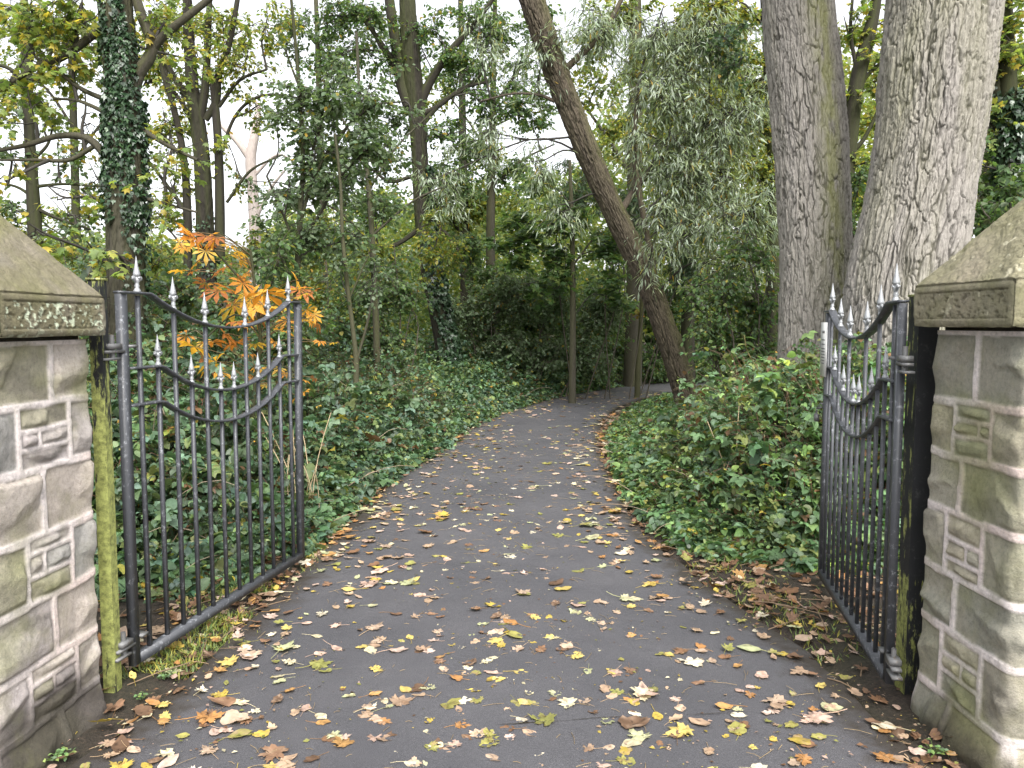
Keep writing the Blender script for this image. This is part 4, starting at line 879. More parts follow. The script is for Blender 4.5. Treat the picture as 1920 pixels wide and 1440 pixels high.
tree('woodland_tree', 'golden tree in sunlight filling the gap right of the widest trunk', 14.5,
     [(1845, -60, 12), (1842, 100, 14), (1846, 300, 18), (1850, 560, 22)], [[(1844, 150, 7), (1880, 90, 5), (1910, 40, 4)], [(1844, 240, 7), (1830, 160, 5), (1820, 90, 4)]],
     [(1860, 60, 70, 70, 1.2), (1900, 160, 60, 60, 1.0), (1840, 200, 60, 60, 1.0), (1880, 280, 60, 60, 1.2), (1640, 220, 50, 60, .9), (1620, 60, 60, 60, .7)], 'bark_dark', 'oval', 'yelgreen', .10, nu=12, dz=.1, seed=94, yel=.12)
tree('woodland_tree', 'tree with pale yellowish leaves behind the nearest ivied trunk, against the sky', 16.0,
     [(130, -60, 8), (134, 100, 12), (140, 300, 14), (146, 560, 18)], [[(138, 240, 6), (90, 170, 5), (40, 130, 3)], [(140, 300, 6), (200, 220, 5), (270, 160, 3)]],
     [(60, 60, 110, 60, .7), (160, 80, 90, 60, .7), (300, 120, 80, 70, .6), (60, 180, 90, 50, .35), (300, 260, 70, 60, .35), (120, 400, 90, 40, .5), (40, 420, 80, 40, .6), (340, 40, 70, 60, .6), (450, 60, 80, 60, .5)], 'bark_dark', 'oval', 'maple_yel', .10, nu=12, dz=.1, seed=95)
tree('young_alder_tree', 'fine-twigged tree with small grey-green leaves right of the pale thin sapling', 11.0,
     [(668, 60, 5), (676, 200, 7), (690, 340, 9), (700, 480, 11), (706, 640, 13), (708, 760, 15)], [[(690, 360, 5), (740, 280, 4), (800, 220, 3)], [(684, 300, 5), (640, 220, 4), (600, 170, 3)], [(700, 460, 5), (640, 400, 4), (580, 370, 3)], [(700, 440, 5), (770, 380, 4), (830, 350, 3)]],
     [(640, 160, 80, 60, .5), (700, 150, 50, 50, .3), (600, 260, 80, 60, .6), (680, 260, 60, 60, .5), (640, 360, 90, 60, .7), (720, 390, 50, 50, .4), (600, 440, 80, 50, .8), (690, 470, 70, 50, .5), (520, 420, 60, 50, .6)],
     'bark_grey', 'round', 'greygreen', .06, nu=12, dz=.08, seed=97, br=.01, twig_len=.3, flat=0)
shrub_later = 1
# orange horse chestnut sapling
tree('chestnut_sapling', 'young horse chestnut with large orange and gold autumn leaves behind the left gate', 6.3,
     [(470, 470, 5), (480, 560, 6), (488, 640, 7), (478, 720, 8), (470, 860, 10)],
     [[(482, 560, 4), (430, 500, 4), (380, 450, 3), (330, 440, 2)], [(482, 620, 4), (440, 590, 3), (380, 640, 3)], [(486, 600, 4), (530, 560, 3), (580, 570, 2)], [(470, 480, 3), (420, 440, 2), (390, 440, 2)], [(484, 680, 4), (540, 690, 3), (575, 720, 2)]],
     [], 'bark_dark', 'chestnut', 'orange', .17, nu=8, dz=.05, seed=73)
chest = [o for o in sc.objects if o.name.startswith('chestnut_sapling')][0]
mb = MB(); wd = MB(); rg = random.Random(12)
spots = [(335, 455, 36), (362, 446, 40), (385, 442, 42), (350, 462, 30), (385, 470, 34), (405, 445, 28), (340, 508, 30), (370, 492, 26), (425, 500, 40), (448, 488, 34), (465, 512, 40), (410, 545, 46), (438, 572, 60), (470, 560, 50), (492, 548, 54), (505, 575, 52), (455, 530, 40), (480, 590, 40),
         (400, 535, 40), (540, 545, 36), (560, 556, 50), (588, 546, 26), (590, 602, 34), (540, 600, 36), (530, 620, 30), (420, 625, 44), (445, 640, 42), (365, 650, 52), (380, 672, 50), (405, 678, 46), (398, 640, 34), (480, 645, 26), (487, 690, 28), (500, 722, 22), (525, 690, 24), (570, 735, 26), (568, 712, 18), (600, 640, 18), (515, 640, 20), (430, 460, 24), (555, 525, 30), (575, 580, 30)]
spots = spots+[(a+rg.uniform(-28, 28), b+rg.uniform(-22, 22), c*rg.uniform(.6, .95)) for a, b, c in spots if rg.random() < .75]
n = len(spots); pos = np.array([P(a, b, 6.3+rg.uniform(-.6, .6)) for a, b, c in spots]); sz = np.array([c for a, b, c in spots])/F*6.3*.95
yaw = RNG.uniform(0, 2*PI, n); pit = RNG.normal(.35, .3, n); rol = RNG.normal(0, .55, n)
cc = np.array(PAL['orange'])[RNG.integers(0, 6, n)]*RNG.uniform(.8, 1.2, (n, 1))
scatter(mb, 'chestnut', pos, yaw, pit, rol, sz, np.clip(cc, 0, 1))
stem = curve(np.array([P(470, 470, 6.3), P(480, 560, 6.3), P(488, 640, 6.3), P(478, 720, 6.3)]), 30)
tl = []
for p in pos:
    a = stem[np.argmin(np.linalg.norm(stem-p-np.array([0, 0, -.15]), axis=1))]; tl.append(curve([a, (a+p)/2+[0, 0, .05], p], 5))
tubes(wd, np.array(tl), np.full((n, 5), .0028), 4, (.12, .08, .03))
cr = mb.build('leaves', M['leaf'], chest); q = wd.build('leaf_stalks', M['twig'], cr); q.location = (0, 0, 0)

# ------------------------------------------------------------------ shrubs of the middle distance
def shrub(name, label, D, clumps, kind, pal, size, group='shrubs under the trees', yel=.02, droop=.35, twig=.3, lm='leaf', bcol=(.06, .05, .035), flat=0):
    c0 = P(clumps[0][0], clumps[0][1], D); root = empty(name, (c0[0], c0[1], 0), label, 'shrub', group)
    wood = MB(); leaf = MB()
    for px, py, rx, ry, lai, *dd in clumps:
        d = D+(dd[0] if dd else 0); c = P(px, py, d); sx = rx/F*d
        a = np.array([c0[0]+(c[0]-c0[0])*.6, d, .0])
        grow_clump(wood, leaf, a, c, (sx, max(.35, .7*sx), ry/F*d), kind, pal, size, lai, twig, droop, yel, bcol, .014, flat)
    fo = leaf.build('foliage', M[lm], root); s = wood.build('stems', M['twig'], fo); s.location = (0, 0, 0)
    return root
shrub('hazel_shrub', 'grey-green shrub crowding the foot of the ivied forked tree on its left', 12.5, [(720, 640, 80, 60, 2.5), (640, 620, 70, 60, 2), (700, 560, 70, 50, 1.8), (760, 560, 50, 50, 1.5), (610, 700, 70, 60, 2), (740, 480, 50, 40, .9)], 'oval', 'green', .09)
shrub('hazel_shrub', 'dark leafy shrub filling the wood right of the ivied forked tree', 17.5, [(900, 620, 80, 70, 3), (930, 540, 80, 60, 2.5), (880, 470, 60, 50, 1.8), (990, 610, 80, 60, 3), (950, 690, 90, 40, 2.5), (900, 710, 60, 30, 2)], 'oval', 'green', .10)
shrub('holly_shrub', 'dense dull green shrub around the thin young maple stem', 18.5, [(1060, 610, 70, 60, 3), (1120, 640, 60, 60, 3), (1140, 560, 60, 60, 2.2), (1040, 680, 80, 40, 3), (1120, 700, 50, 30, 2.5)], 'oval', 'green', .10)
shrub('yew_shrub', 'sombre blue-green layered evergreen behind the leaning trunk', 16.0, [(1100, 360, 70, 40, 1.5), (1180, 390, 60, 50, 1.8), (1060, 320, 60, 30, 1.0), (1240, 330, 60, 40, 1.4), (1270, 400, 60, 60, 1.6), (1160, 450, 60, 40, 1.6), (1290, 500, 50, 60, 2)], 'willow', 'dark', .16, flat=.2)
shrub('elder_shrub', 'bright green round-leaved shrub left of the streaked trunk', 9.6, [(1400, 470, 60, 50, 1.4), (1350, 540, 60, 50, 1.8), (1420, 560, 50, 60, 2.2), (1330, 620, 60, 50, 2.2), (1410, 640, 60, 50, 2.5), (1290, 560, 40, 40, 1.2)], 'oval', 'midgreen', .075)
shrub('elder_shrub', 'green leafy shrub showing in the gap between the two large trunks', 9.8, [(1600, 440, 30, 60, 2.2), (1610, 350, 30, 50, 1.8), (1595, 540, 30, 60, 2.5)], 'oval', 'midgreen', .08)
shrub('laurel_shrub', 'glossy green shrub rising behind the right pillar cap', 8.0, [(1840, 390, 50, 40, 2.2), (1880, 340, 50, 40, 1.8), (1830, 450, 40, 40, 2.5), (1910, 400, 50, 40, 2.2), (1860, 520, 60, 60, 2.5)], 'oval', 'green', .10)
shrub('hazel_shrub', 'mid-green shrub directly behind the orange leaves and left gate', 8.6, [(330, 560, 60, 50, 1.6), (420, 600, 70, 60, 1.8), (500, 660, 70, 60, 2), (560, 620, 50, 60, 1.8), (330, 660, 60, 50, 2), (520, 500, 60, 50, 1.2)], 'oval', 'green', .085, yel=.04)
shrub('hazel_shrub', 'yellow-green shrub between the left pillar cap and the nearest ivied trunk', 9.5, [(170, 500, 40, 40, 2), (120, 470, 50, 30, 1.4), (190, 580, 40, 50, 2.2), (300, 480, 30, 50, 1.8), (60, 470, 40, 40, 1.2)], 'oval', 'yelgreen', .085)
shrub('holly_shrub', 'green shrub in deep shade behind the foot of the leaning trunk', 21.0, [(1230, 640, 50, 50, 3), (1290, 600, 60, 60, 3), (1210, 580, 50, 40, 3), (1350, 640, 60, 60, 3), (1260, 690, 60, 30, 3), (1420, 600, 50, 60, 3)], 'oval', 'green', .12)
shrub('hazel_shrub', 'mid-green shrub closing the view straight ahead where the path turns', 20.5, [(1120, 600, 90, 70, 3), (1020, 560, 90, 60, 3), (1180, 660, 80, 50, 3), (1100, 680, 80, 40, 3), (1000, 680, 80, 40, 3), (1250, 560, 80, 60, 3), (1230, 690, 70, 30, 3.5), (1320, 690, 70, 30, 3.5)], 'oval', 'midgreen', .10)
shrub('hazel_shrub', 'pale green loose shrub leaning over the outside of the path bend behind the young maple', 16.6, [(960, 560, 80, 60, 2.2), (1040, 560, 70, 60, 2.0), (1130, 590, 70, 60, 2.0), (930, 650, 80, 50, 2.4), (1020, 660, 80, 45, 2.4), (1110, 670, 60, 40, 2.2), (870, 580, 60, 60, 1.8)], 'oval', 'greygreen', .10)
shrub('dogwood_shrub', 'yellowing shrub in the wood above the pale thin sapling', 14.5, [(620, 560, 70, 50, 2), (560, 520, 60, 50, 1.8), (700, 470, 60, 50, 1.6), (480, 470, 60, 50, 1.8), (820, 450, 60, 50, 1.6), (600, 430, 60, 40, 1.4)], 'oval', 'yelgreen', .10, yel=.06)

# ------------------------------------------------------------------ distant wood
def distant():
    leaf = MB(); n = 0
    tops = [(0, 470), (250, 450), (450, 450), (560, 420), (700, 400), (850, 360), (950, 340), (1050, 330), (1150, 200), (1300, 120), (1450, 120), (1600, 130), (1750, 150), (1920, 110), (2300, 100), (-400, 440)]
    tx = np.array(sorted(tops))
    for D, npt, sz in ((22, 52000, .15), (27, 52000, .19), (34, 45000, .26), (42, 30000, .40)):
        px = RNG.uniform(-500, 2500, npt); top = np.interp(px, tx[:, 0], tx[:, 1])+60*vnoise(np.stack([px/90, 0*px+D, 0*px], -1), 5)
        py = 640-(640-top)*RNG.random(npt)**.9
        d = D+RNG.normal(0, 1.2, npt)
        a = (px-960)/F; b = (720-py)/F; y = math.cos(TH)+b*math.sin(TH); z = b*math.cos(TH)-math.sin(TH); t = d/y
        p = np.stack([a*t, d, H+z*t], 1)
        cl = fbm(p*np.array([.5, .5, .7]), 3, 9)
        keep = (p[:, 2] > 0)&((cl > -.22)|(py > 500)); p = p[keep]; cl = cl[keep]; px = px[keep]
        c = pick('far', len(p)); yl = sstep(1050, 1300, px)[:, None]*.5+sstep(-.1, .4, cl)[:, None]*.3; c = c*(1-yl)+np.array([.22, .25, .045])*yl
        scatter(leaf, 'oval', p, RNG.uniform(0, 2*PI, len(p)), RNG.normal(.3, .5, len(p)), RNG.normal(0, .6, len(p)), sz*RNG.uniform(.6, 1.3, len(p)), c)
    o = leaf.build('distant_woods', M['leaf']); tag(o, 'far mass of green and yellow woodland closing the view behind all the trees', None, None, 'stuff')
distant()

# ------------------------------------------------------------------ undergrowth
def thicket(name, label, side, y0, y1, width, hfun, nstem, pal, size, yel):
    """arching stems rooted in the bank, each carrying its own leaves, over a lower storey of leaves"""
    leaf = MB(); wd = MB()
    n = int(nstem*1.5); y = y0+(y1-y0)*RNG.random(n)**1.35; off = width*RNG.random(n)**1.25
    ex = seg_x(_LA if side < 0 else _RA, y); x = ex+side*off
    d, s = edge_dist(x, y); ok = (s == side) & (d > .03); x, y, d = x[ok], y[ok], d[ok]
    h = hfun(x, y, d); bare = fbm(np.stack([x*1.5, y*1.5, 0*x+5], -1), 3, 61) > .34
    ok = (h > .04) & ~(bare & (RNG.random(len(x)) < .65)); x, y, d, h = x[ok], y[ok], d[ok], h[ok]; m = len(x)
    ang = RNG.uniform(0, 2*PI, m); reach = h*RNG.uniform(.15, .8, m)+.05
    top = h*np.where(RNG.random(m) < .12, RNG.uniform(1.05, 1.3, m), RNG.uniform(.35, 1.1, m))
    b = np.stack([x, y, ground_z(x, y)-.02], 1); e = b+np.stack([np.cos(ang)*reach, np.sin(ang)*reach, top], 1)
    k = 7; t = np.linspace(0, 1, k)[None, :, None]; q = b[:, None]*(1-t)+e[:, None]*t
    q[..., 2] = b[:, None, 2]+top[:, None]*np.sin(t[..., 0]*PI*.60)/math.sin(PI*.60)
    q[:, 1:] += RNG.normal(0, .012, (m, k-1, 3))
    near = np.hypot(x, y) < 12
    col = np.array([(.09, .06, .035), (.16, .11, .065), (.06, .07, .03), (.13, .05, .035)])[RNG.integers(0, 4, m)]
    tubes(wd, q[near], np.full((near.sum(), k), .0032)*(1-.6*t[..., 0]), 3, col[near])
    per = 11; si = np.repeat(np.arange(m), per); lt = RNG.uniform(.22, 1.0, len(si)); a = lt*(k-1); i0 = np.minimum(a.astype(int), k-2); fr = (a-i0)[:, None]
    p = q[si, i0]*(1-fr)+q[si, i0+1]*fr+RNG.normal(0, size*.35, (len(si), 3)); p[:, 2] = np.maximum(p[:, 2], .03)
    spc = RNG.random(m)                                     # each stem has its own leaf size, tint and health
    ssz = size*(.5+1.0*RNG.random(m)**1.5); tint = RNG.uniform(.7, 1.35, (m, 1))*np.array([1, 1, 1])+RNG.normal(0, .05, (m, 3))
    c = pick(pal, len(si), yel)*tint[si]; pale = spc[si] > .86; c[pale] = c[pale]*np.array([1.7, 1.45, 1.0]); old = RNG.random(len(si)) < .03; c[old] = np.array([.14, .08, .04])*RNG.uniform(.6, 1.4, (old.sum(), 1))
    dist = np.hypot(x, y)[si]; sz = ssz[si]*RNG.uniform(.7, 1.2, len(si))*(1+np.clip(dist-9, 0, 9)*.07)
    hd = RNG.uniform(0, 2*PI, len(si)); tl = RNG.normal(.4, .4, len(si)); rl = RNG.normal(0, .4, len(si)); cl3 = (spc[si] < .55) & (dist < 10)
    scatter(leaf, 'bramble', p[cl3], hd[cl3], tl[cl3], rl[cl3], sz[cl3]*1.25, c[cl3])
    r_ = ~cl3; scatter(leaf, 'round', p[r_], hd[r_], tl[r_], rl[r_], sz[r_]*.8, c[r_])
    o = leaf.build(name, M['bramble']); tag(o, label, None, None, 'stuff')
    # bare old canes
    kk = 260; i = RNG.integers(0, m, kk); bb = b[i]; an = RNG.uniform(0, 2*PI, kk); ln = RNG.uniform(.4, 1.1, kk); ee = bb+np.stack([np.cos(an)*ln*.8, np.sin(an)*ln*.8, h[i]*RNG.uniform(.6, 1.25, kk)], 1)
    qq = bb[:, None]*(1-t)+ee[:, None]*t; qq[..., 2] = bb[:, None, 2]+(ee[:, 2]-bb[:, 2])[:, None]*np.sin(t[..., 0]*PI*.62)/math.sin(PI*.62)
    tubes(wd, qq, np.full((kk, k), .0038)*(1-.5*t[..., 0]), 4, np.array([(.24, .18, .12), (.30, .24, .17), (.12, .08, .05)])[RNG.integers(0, 3, kk)])
    wd.build('canes', M['twig'], o); return o
def hL(x, y, d):
    n = fbm(np.stack([x*.9, y*.9, 0*x], -1), 3, 41)
    n2 = fbm(np.stack([x*3, y*3, 0*x], -1), 2, 51); h = sstep(.12, 1.3, d)*(.80+.45*n+.25*n2)+.18*sstep(.05, .3, d)+.5*sstep(1.2, 3.5, d)*(y < 30)
    h *= sstep(4.2, 5.6, y)*.9+.1*sstep(4.0, 4.6, y)
    h = np.where(y > 13, h*.62+.1*sstep(.1, .5, d), h)
    # keep the gate swing clear
    return np.where((x > -1.62) & (y < 5.1), 0, h)
def hR(x, y, d):
    n = fbm(np.stack([x*.9, y*.9, 0*x], -1), 3, 43)
    n2 = fbm(np.stack([x*3, y*3, 0*x], -1), 2, 53); h = sstep(.10, 1.5, d)*(.95+.45*n+.25*n2)+.15*sstep(.05, .3, d)+.10*sstep(.8, 2.0, d)
    h *= sstep(4.6, 6.0, y)
    h = np.minimum(h, 1.12)*.92; h = h*(1-.58*sstep(7.4, 9.5, y)*sstep(3.6, 1.6, d)-.2*sstep(10.5, 13, y))
    return h
thicket('bramble_thicket', 'deep green bramble and nettle undergrowth covering the bank left of the path', -1, 4.0, 19.5, 6.5, hL, 21000, 'bramble', .062, .012)
thicket('bramble_thicket', 'bright green bramble undergrowth bulging over the bank right of the path', 1, 4.4, 19.0, 5.5, hR, 21000, 'bramble2', .056, .014)

# two distinct shoots standing out of the right-hand brambles
def shoot(rows, D, label, lsz, cols):
    c = np.array([P(a, b, D) for a, b in rows]); root = empty('bramble_shoot', (c[-1, 0], c[-1, 1], 0), label, 'plant', 'tall shoots above the right-hand brambles')
    c = np.vstack([c, [c[-1, 0], c[-1, 1], 0]]); q = curve(c, 30); mb = MB(); tubes(mb, q[None], np.linspace(.003, .006, 30)[None], 5, (.16, .13, .05)); mb.build('stem', M['twig'], root)
    lf = MB(); i = np.arange(1, 19); s = np.where(i % 2, 1, -1)
    scatter(lf, 'oval', q[i], np.where(s > 0, -PI/2, PI/2)+RNG.normal(0, .5, 18), RNG.normal(.1, .2, 18), RNG.normal(0, .3, 18), lsz*RNG.uniform(.7, 1.2, 18), pick(cols, 18)); lf.build('leaves', M['bramble'], root)
shoot([(1395, 628), (1402, 660), (1425, 700), (1450, 760)], 6.6, 'upright leafy shoot topmost of the right-hand brambles', .085, 'bramble2')
shoot([(1345, 800), (1385, 790), (1440, 800), (1500, 830)], 5.9, 'arching shoot with paired pale green leaves low in the right-hand brambles', .075, 'bramble2')

# dry stalks by the left gate's closing stile
def stalks(px, py, label):
    b = G(px, py); root = empty('dry_stalks', b, label, 'plant')
    mb = MB(); k = 14; t = np.linspace(0, 1, 6)[None, :, None]; base = b+np.stack([RNG.normal(0, .05, k), RNG.normal(0, .05, k), np.zeros(k)], 1)
    tip = base+np.stack([RNG.normal(0, .10, k), RNG.normal(0, .1, k), RNG.uniform(.35, .95, k)], 1); q = base[:, None]*(1-t)+tip[:, None]*t+np.sin(PI*t)*RNG.normal(0, .03, (k, 1, 3))
    tubes(mb, q, np.full((k, 6), .0035), 4, (.42, .33, .20)); mb.build('stems', M['twig'], root)
stalks(572, 985, 'tuft of bleached dry stalks at the left gate\'s closing edge')
stalks(1385, 985, 'thin dry stalks poking from the base of the right-hand brambles')

# ------------------------------------------------------------------ fallen leaves
OUT = {
 'maple': [(0, -.02), (.10, -.06), (.30, -.10), (.26, .02), (.50, .04), (.44, .12), (.56, .22), (.38, .26), (.30, .34), (.42, .44), (.46, .60), (.32, .56), (.26, .62), (.18, .56), (.14, .66), (.16, .80), (.06, .82), (0, 1.0)],
 'oval': [(0, 0), (.10, .04), (.22, .16), (.30, .34), (.32, .52), (.26, .70), (.16, .84), (.06, .94), (0, 1)],
 'lobed': [(0, 0), (.14, -.04), (.34, .06), (.40, .22), (.30, .34), (.36, .50), (.34, .66), (.20, .72), (.14, .84), (0, .96)],
}
def leaf_geo(kind, seed, curl, fold):
    rg = random.Random(seed); o = OUT[kind]
    right = [(x*(1+rg.uniform(-.12, .12)), y+rg.uniform(-.02, .02)) for x, y in o]; left = [(-x*(1+rg.uniform(-.12, .12)), y+rg.uniform(-.02, .02)) for x, y in o[1:-1]][::-1]
    ring = np.array(right+left); k = len(ring); cen = np.array([0, .38])
    rings = [cen+(ring-cen)*s for s in (.33, .66, 1.0)]
    V = np.vstack([cen[None]]+rings); f = []
    for i in range(k):
        j = (i+1) % k; f.append((0, 1+i, 1+j))
        for r in (0, 1):
            a = 1+r*k; b = a+k; f += [(a+i, b+i, b+j), (a+i, b+j, a+j)]
    x, y = V[:, 0], V[:, 1]-.4
    an = rg.uniform(0, PI); ax = x*math.cos(an)+y*math.sin(an)
    z = curl*(x*x+y*y)*1.1+fold*ax*ax*1.3+.05*np.sin(7*x+rg.uniform(0, 6))*np.cos(6*y+rg.uniform(0, 6))+.10*curl*np.sin(3*np.arctan2(y, x)+rg.uniform(0, 6))*np.hypot(x, y)
    z = z*.8+.02*np.sin(13*x+seed)*np.cos(11*y+seed); z = z-z.min()+.03
    return np.stack([V[:, 0], V[:, 1]-.4, z], 1), np.array(f)
LC = {'tan': [(.42, .30, .20), (.50, .37, .27), (.36, .25, .17)], 'yellow': [(.50, .38, .08), (.55, .43, .13), (.42, .31, .06)], 'orange': [(.40, .20, .07), (.44, .25, .09)],
      'brown': [(.20, .11, .06), (.26, .15, .09), (.15, .09, .055)], 'pale green': [(.38, .40, .22), (.44, .44, .26)], 'olive': [(.24, .24, .07), (.30, .28, .08)], 'pinkish': [(.50, .35, .28), (.56, .42, .35)], 'cream': [(.60, .54, .36), (.64, .58, .44)]}
SW = [('tan', .27), ('yellow', .15), ('pinkish', .13), ('orange', .04), ('brown', .12), ('pale green', .07), ('olive', .10), ('cream', .12)]
def leaf_cols(V, col, rg):
    n = V.shape[0]; c = np.array(rg.choice(LC[col]))*rg.uniform(.75, 1.05); other = np.array(rg.choice(LC[rg.choice(['tan', 'brown', 'brown', 'tan'])]))*.8
    m = sstep(.0, .6, fbm(np.c_[V[:, :2]*5, np.full(n, rg.random()*50)], 3, 3))[:, None]*.7
    c = c*(1-m)+other*m; sp_ = (RNG.random(n) < .04)[:, None]; return np.where(sp_, c*.35, c)
def leaf_mesh(idx, kind, col, curl, fold, stalk, seed):
    rg = random.Random(seed); V, f = leaf_geo(kind, seed, curl, fold); V[:, 0] *= rg.uniform(.78, 1.05); mb = MB(); mb.add(V, f, leaf_cols(V, col, rg))
    if stalk:
        b = V[1+2*(len(V)-1)//3]  # outer ring first point = base
        L = stalk; a = rg.uniform(-.5, .5); s = np.array([[b[0], b[1]+.1, b[2]+.02], [b[0], b[1], b[2]+.02], [b[0]+L*math.sin(a)*.5, b[1]-L*.5, b[2]*.6+.04], [b[0]+L*math.sin(a), b[1]-L*math.cos(a), .03+rg.uniform(0, .12)]])
        tubes(mb, curve(s, 7)[None], np.full((1, 7), .014), 4, np.array(LC[col][0])*.85+np.array([.05, .03, .0]))
    return mb
variants = {}
KN = {'maple': 'maple', 'oval': 'oval', 'lobed': 'lobed'}
def variant(col, kind, pose, stalk, j):
    key = (col, kind, pose, stalk, j)
    if key not in variants:
        curl, fold = {'flat': (.05, .04), 'curled': (.26, .12), 'folded': (.08, .42)}[pose]
        variants[key] = leaf_mesh(0, kind, col, curl, fold, .8 if stalk else 0, hash((col, kind, pose, stalk, j)) & 0xffff if False else sum(ord(ch) for ch in col+kind+pose)*7+j*131+stalk*17).mesh('fallen_leaf', M['dry'], True)
    return variants[key]
# candidate positions over path and verges
rgL = random.Random(99); cand = []
tries = 0
while len(cand) < 2600 and tries < 60000:
    tries += 1
    y = 2.2+15.5*rgL.random()**1.35; x = rgL.uniform(-2.3, 2.2)+(seg_x(_LA, y)+seg_x(_RA, y))/2
    d, s = edge_dist(np.array([x]), np.array([y])); d = d[0]; s = s[0]
    if d > .55: continue
    if y < 3.4 and abs(x) > 1.5: continue
    cl = float(fbm(np.array([[x*.8, y*.8, 3.]]), 3, 15)[0]); dens = .42+.55*cl+(.35 if d > -.45 else 0)+(.10 if x < 0 else 0)
    if rgL.random() > dens: continue
    if any(abs(x-c[0]) < .045 and abs(y-c[1]) < .045 for c in cand[-150:]): continue
    cand.append((x, y, d, s))
def zone(x, y, d, s):
    if y < 3.0: band = 'foreground'
    elif y < 3.6: band = 'level with the hinges'
    elif y < 4.3: band = 'between the gates'
    elif y < 5.0: band = 'by the gates\' inner ends'
    elif y < 6.2: band = 'just beyond the gates'
    else: band = 'farther up'
    lx, rx = seg_x(_LA, y), seg_x(_RA, y); t = (x-lx)/(rx-lx)
    lat = 'left verge' if t < 0 else 'left edge' if t < .14 else 'left half' if t < .42 else 'middle' if t < .58 else 'right half' if t < .86 else 'right edge' if t <= 1 else 'right verge'
    return band, lat
WT = [w_ for _, w_ in SW]; info = []
for (x, y, d, s) in cand:
    col = rgL.choices([c for c, _ in SW], WT)[0]
    if d > -.15 and rgL.random() < .3: col = rgL.choice(['brown', 'orange', 'tan'])
    kind = rgL.choices(['maple', 'oval', 'lobed'], [.36, .26, .38])[0]; pose = rgL.choices(['flat', 'curled', 'folded'], [.6, .25, .15])[0]
    stalk = rgL.random() < .5; size = min(.125, max(.022, rgL.lognormvariate(math.log(.052), .45))); 
    if stalk: size = max(size, .06)
    info.append([x, y, d, s, col, kind, pose, stalk, size, rgL.uniform(0, 2*PI), rgL.randrange(3)])
def vis(i): return i[8]/(i[1]**1.6)
info.sort(key=vis, reverse=True)
near = info[:280]; rest = info[280:]
ordn = ['first', 'second', 'third', 'fourth', 'fifth', 'sixth', 'seventh', 'eighth', 'ninth', 'tenth', 'eleventh', 'twelfth']
groups = {}
for i in near:
    band, lat = zone(i[0], i[1], i[2], i[3]); szw = 'small' if i[8] < .055 else 'large' if i[8] > .095 else 'mid-sized'
    i.append((szw, i[4], i[6], i[5], 'long-stalked' if i[7] else '', lat, band)); groups.setdefault(i[-1], []).append(i)
for key, g in groups.items():
    g.sort(key=lambda q: q[0]/q[1])
    for k, i in enumerate(g):
        szw, col, pose, kind, st, lat, band = key
        pre = '' if len(g) == 1 else f'{ordn[k]} from left, '
        lab = f"{pre}{szw} {pose} {col} {kind} {'stalked ' if st else ''}leaf, {lat}, {band}"
        words = lab.split()
        if len(words) > 16: lab = lab.replace(' of the ', ', ').replace('mid-sized ', '').replace(' two ', ' ')
        o = bpy.data.objects.new('fallen_leaf', variant(i[4], i[5], i[6], i[7], i[10])); sc.collection.objects.link(o)
        zz = .012 if i[2] < -.1 else float(ground_z(np.array([i[0]]), np.array([i[1]]))[0])+.01
        o.location = (i[0], i[1], max(zz, .012)); o.scale = (i[8],)*3; o.rotation_euler = (rgL.gauss(0, .06), rgL.gauss(0, .06), i[9])
        tag(o, lab, 'leaf', 'fallen autumn leaves on the path')
def bake(mb, V, C, f, loc, sc_, yaw, tx, ty):
    c, s = math.cos(yaw), math.sin(yaw); v = V*sc_; z = v[:, 2]+v[:, 0]*tx+v[:, 1]*ty
    z -= min(z.min(), 0); mb.add(np.stack([loc[0]+v[:, 0]*c-v[:, 1]*s, loc[1]+v[:, 0]*s+v[:, 1]*c, loc[2]+z], 1), f, C)
lit = MB(); cache = {}
def vmb(col, kind, pose, stalk, j):
    key = (col, kind, pose, stalk, j)
    if key not in cache:
        curl, fold = {'flat': (.05, .04), 'curled': (.26, .12), 'folded': (.08, .42)}[pose]
        b = leaf_mesh(0, kind, col, curl, fold, .8 if stalk else 0, sum(ord(ch) for ch in col+kind+pose)*5+j*77+stalk*3)
        cache[key] = b
    return cache[key]
def put(mb, b, loc, s, yaw, tx, ty):
    off = 0
    V = np.concatenate(b.V); C = np.concatenate(b.C); c, sn = math.cos(yaw), math.sin(yaw); v = V*s; z = v[:, 2]+v[:, 0]*tx+v[:, 1]*ty; z = z-min(z.min(), 0)
    W = np.stack([loc[0]+v[:, 0]*c-v[:, 1]*sn, loc[1]+v[:, 0]*sn+v[:, 1]*c, loc[2]+z], 1); n0 = mb.n
    mb.V.append(W); mb.C.append(C); mb.n += len(W)
    for f in b.F3: mb.F3.append(f+n0)
    for f in b.F4: mb.F4.append(f+n0)
for i in rest:
    put(lit, vmb(i[4], i[5], i[6], i[7], i[10]), (i[0], i[1], .012), i[8], i[9], rgL.gauss(0, .1), rgL.gauss(0, .1))
k = 5200; yy = 2.3+9*RNG.random(k)**1.3; tt = RNG.beta(.7, .7, k)*1.1-.05; xx = seg_x(_LA, yy)*(1-tt)+seg_x(_RA, yy)*tt
okc = fbm(np.stack([xx*2, yy*2, 0*xx], -1), 3, 19) > -.12; xx, yy = xx[okc], yy[okc]; k = len(xx)
cc = np.array([LC[q][0] for q in ('tan', 'yellow', 'pinkish', 'brown', 'olive', 'cream')])[RNG.integers(0, 6, k)]*RNG.uniform(.4, .95, (k, 1))
scatter(lit, 'diamond', np.stack([xx, yy, 0*xx+.018], 1), RNG.uniform(0, 6.3, k), RNG.normal(0, .15, k), RNG.normal(0, .2, k), .006+.022*RNG.random(k)**2.5, cc)
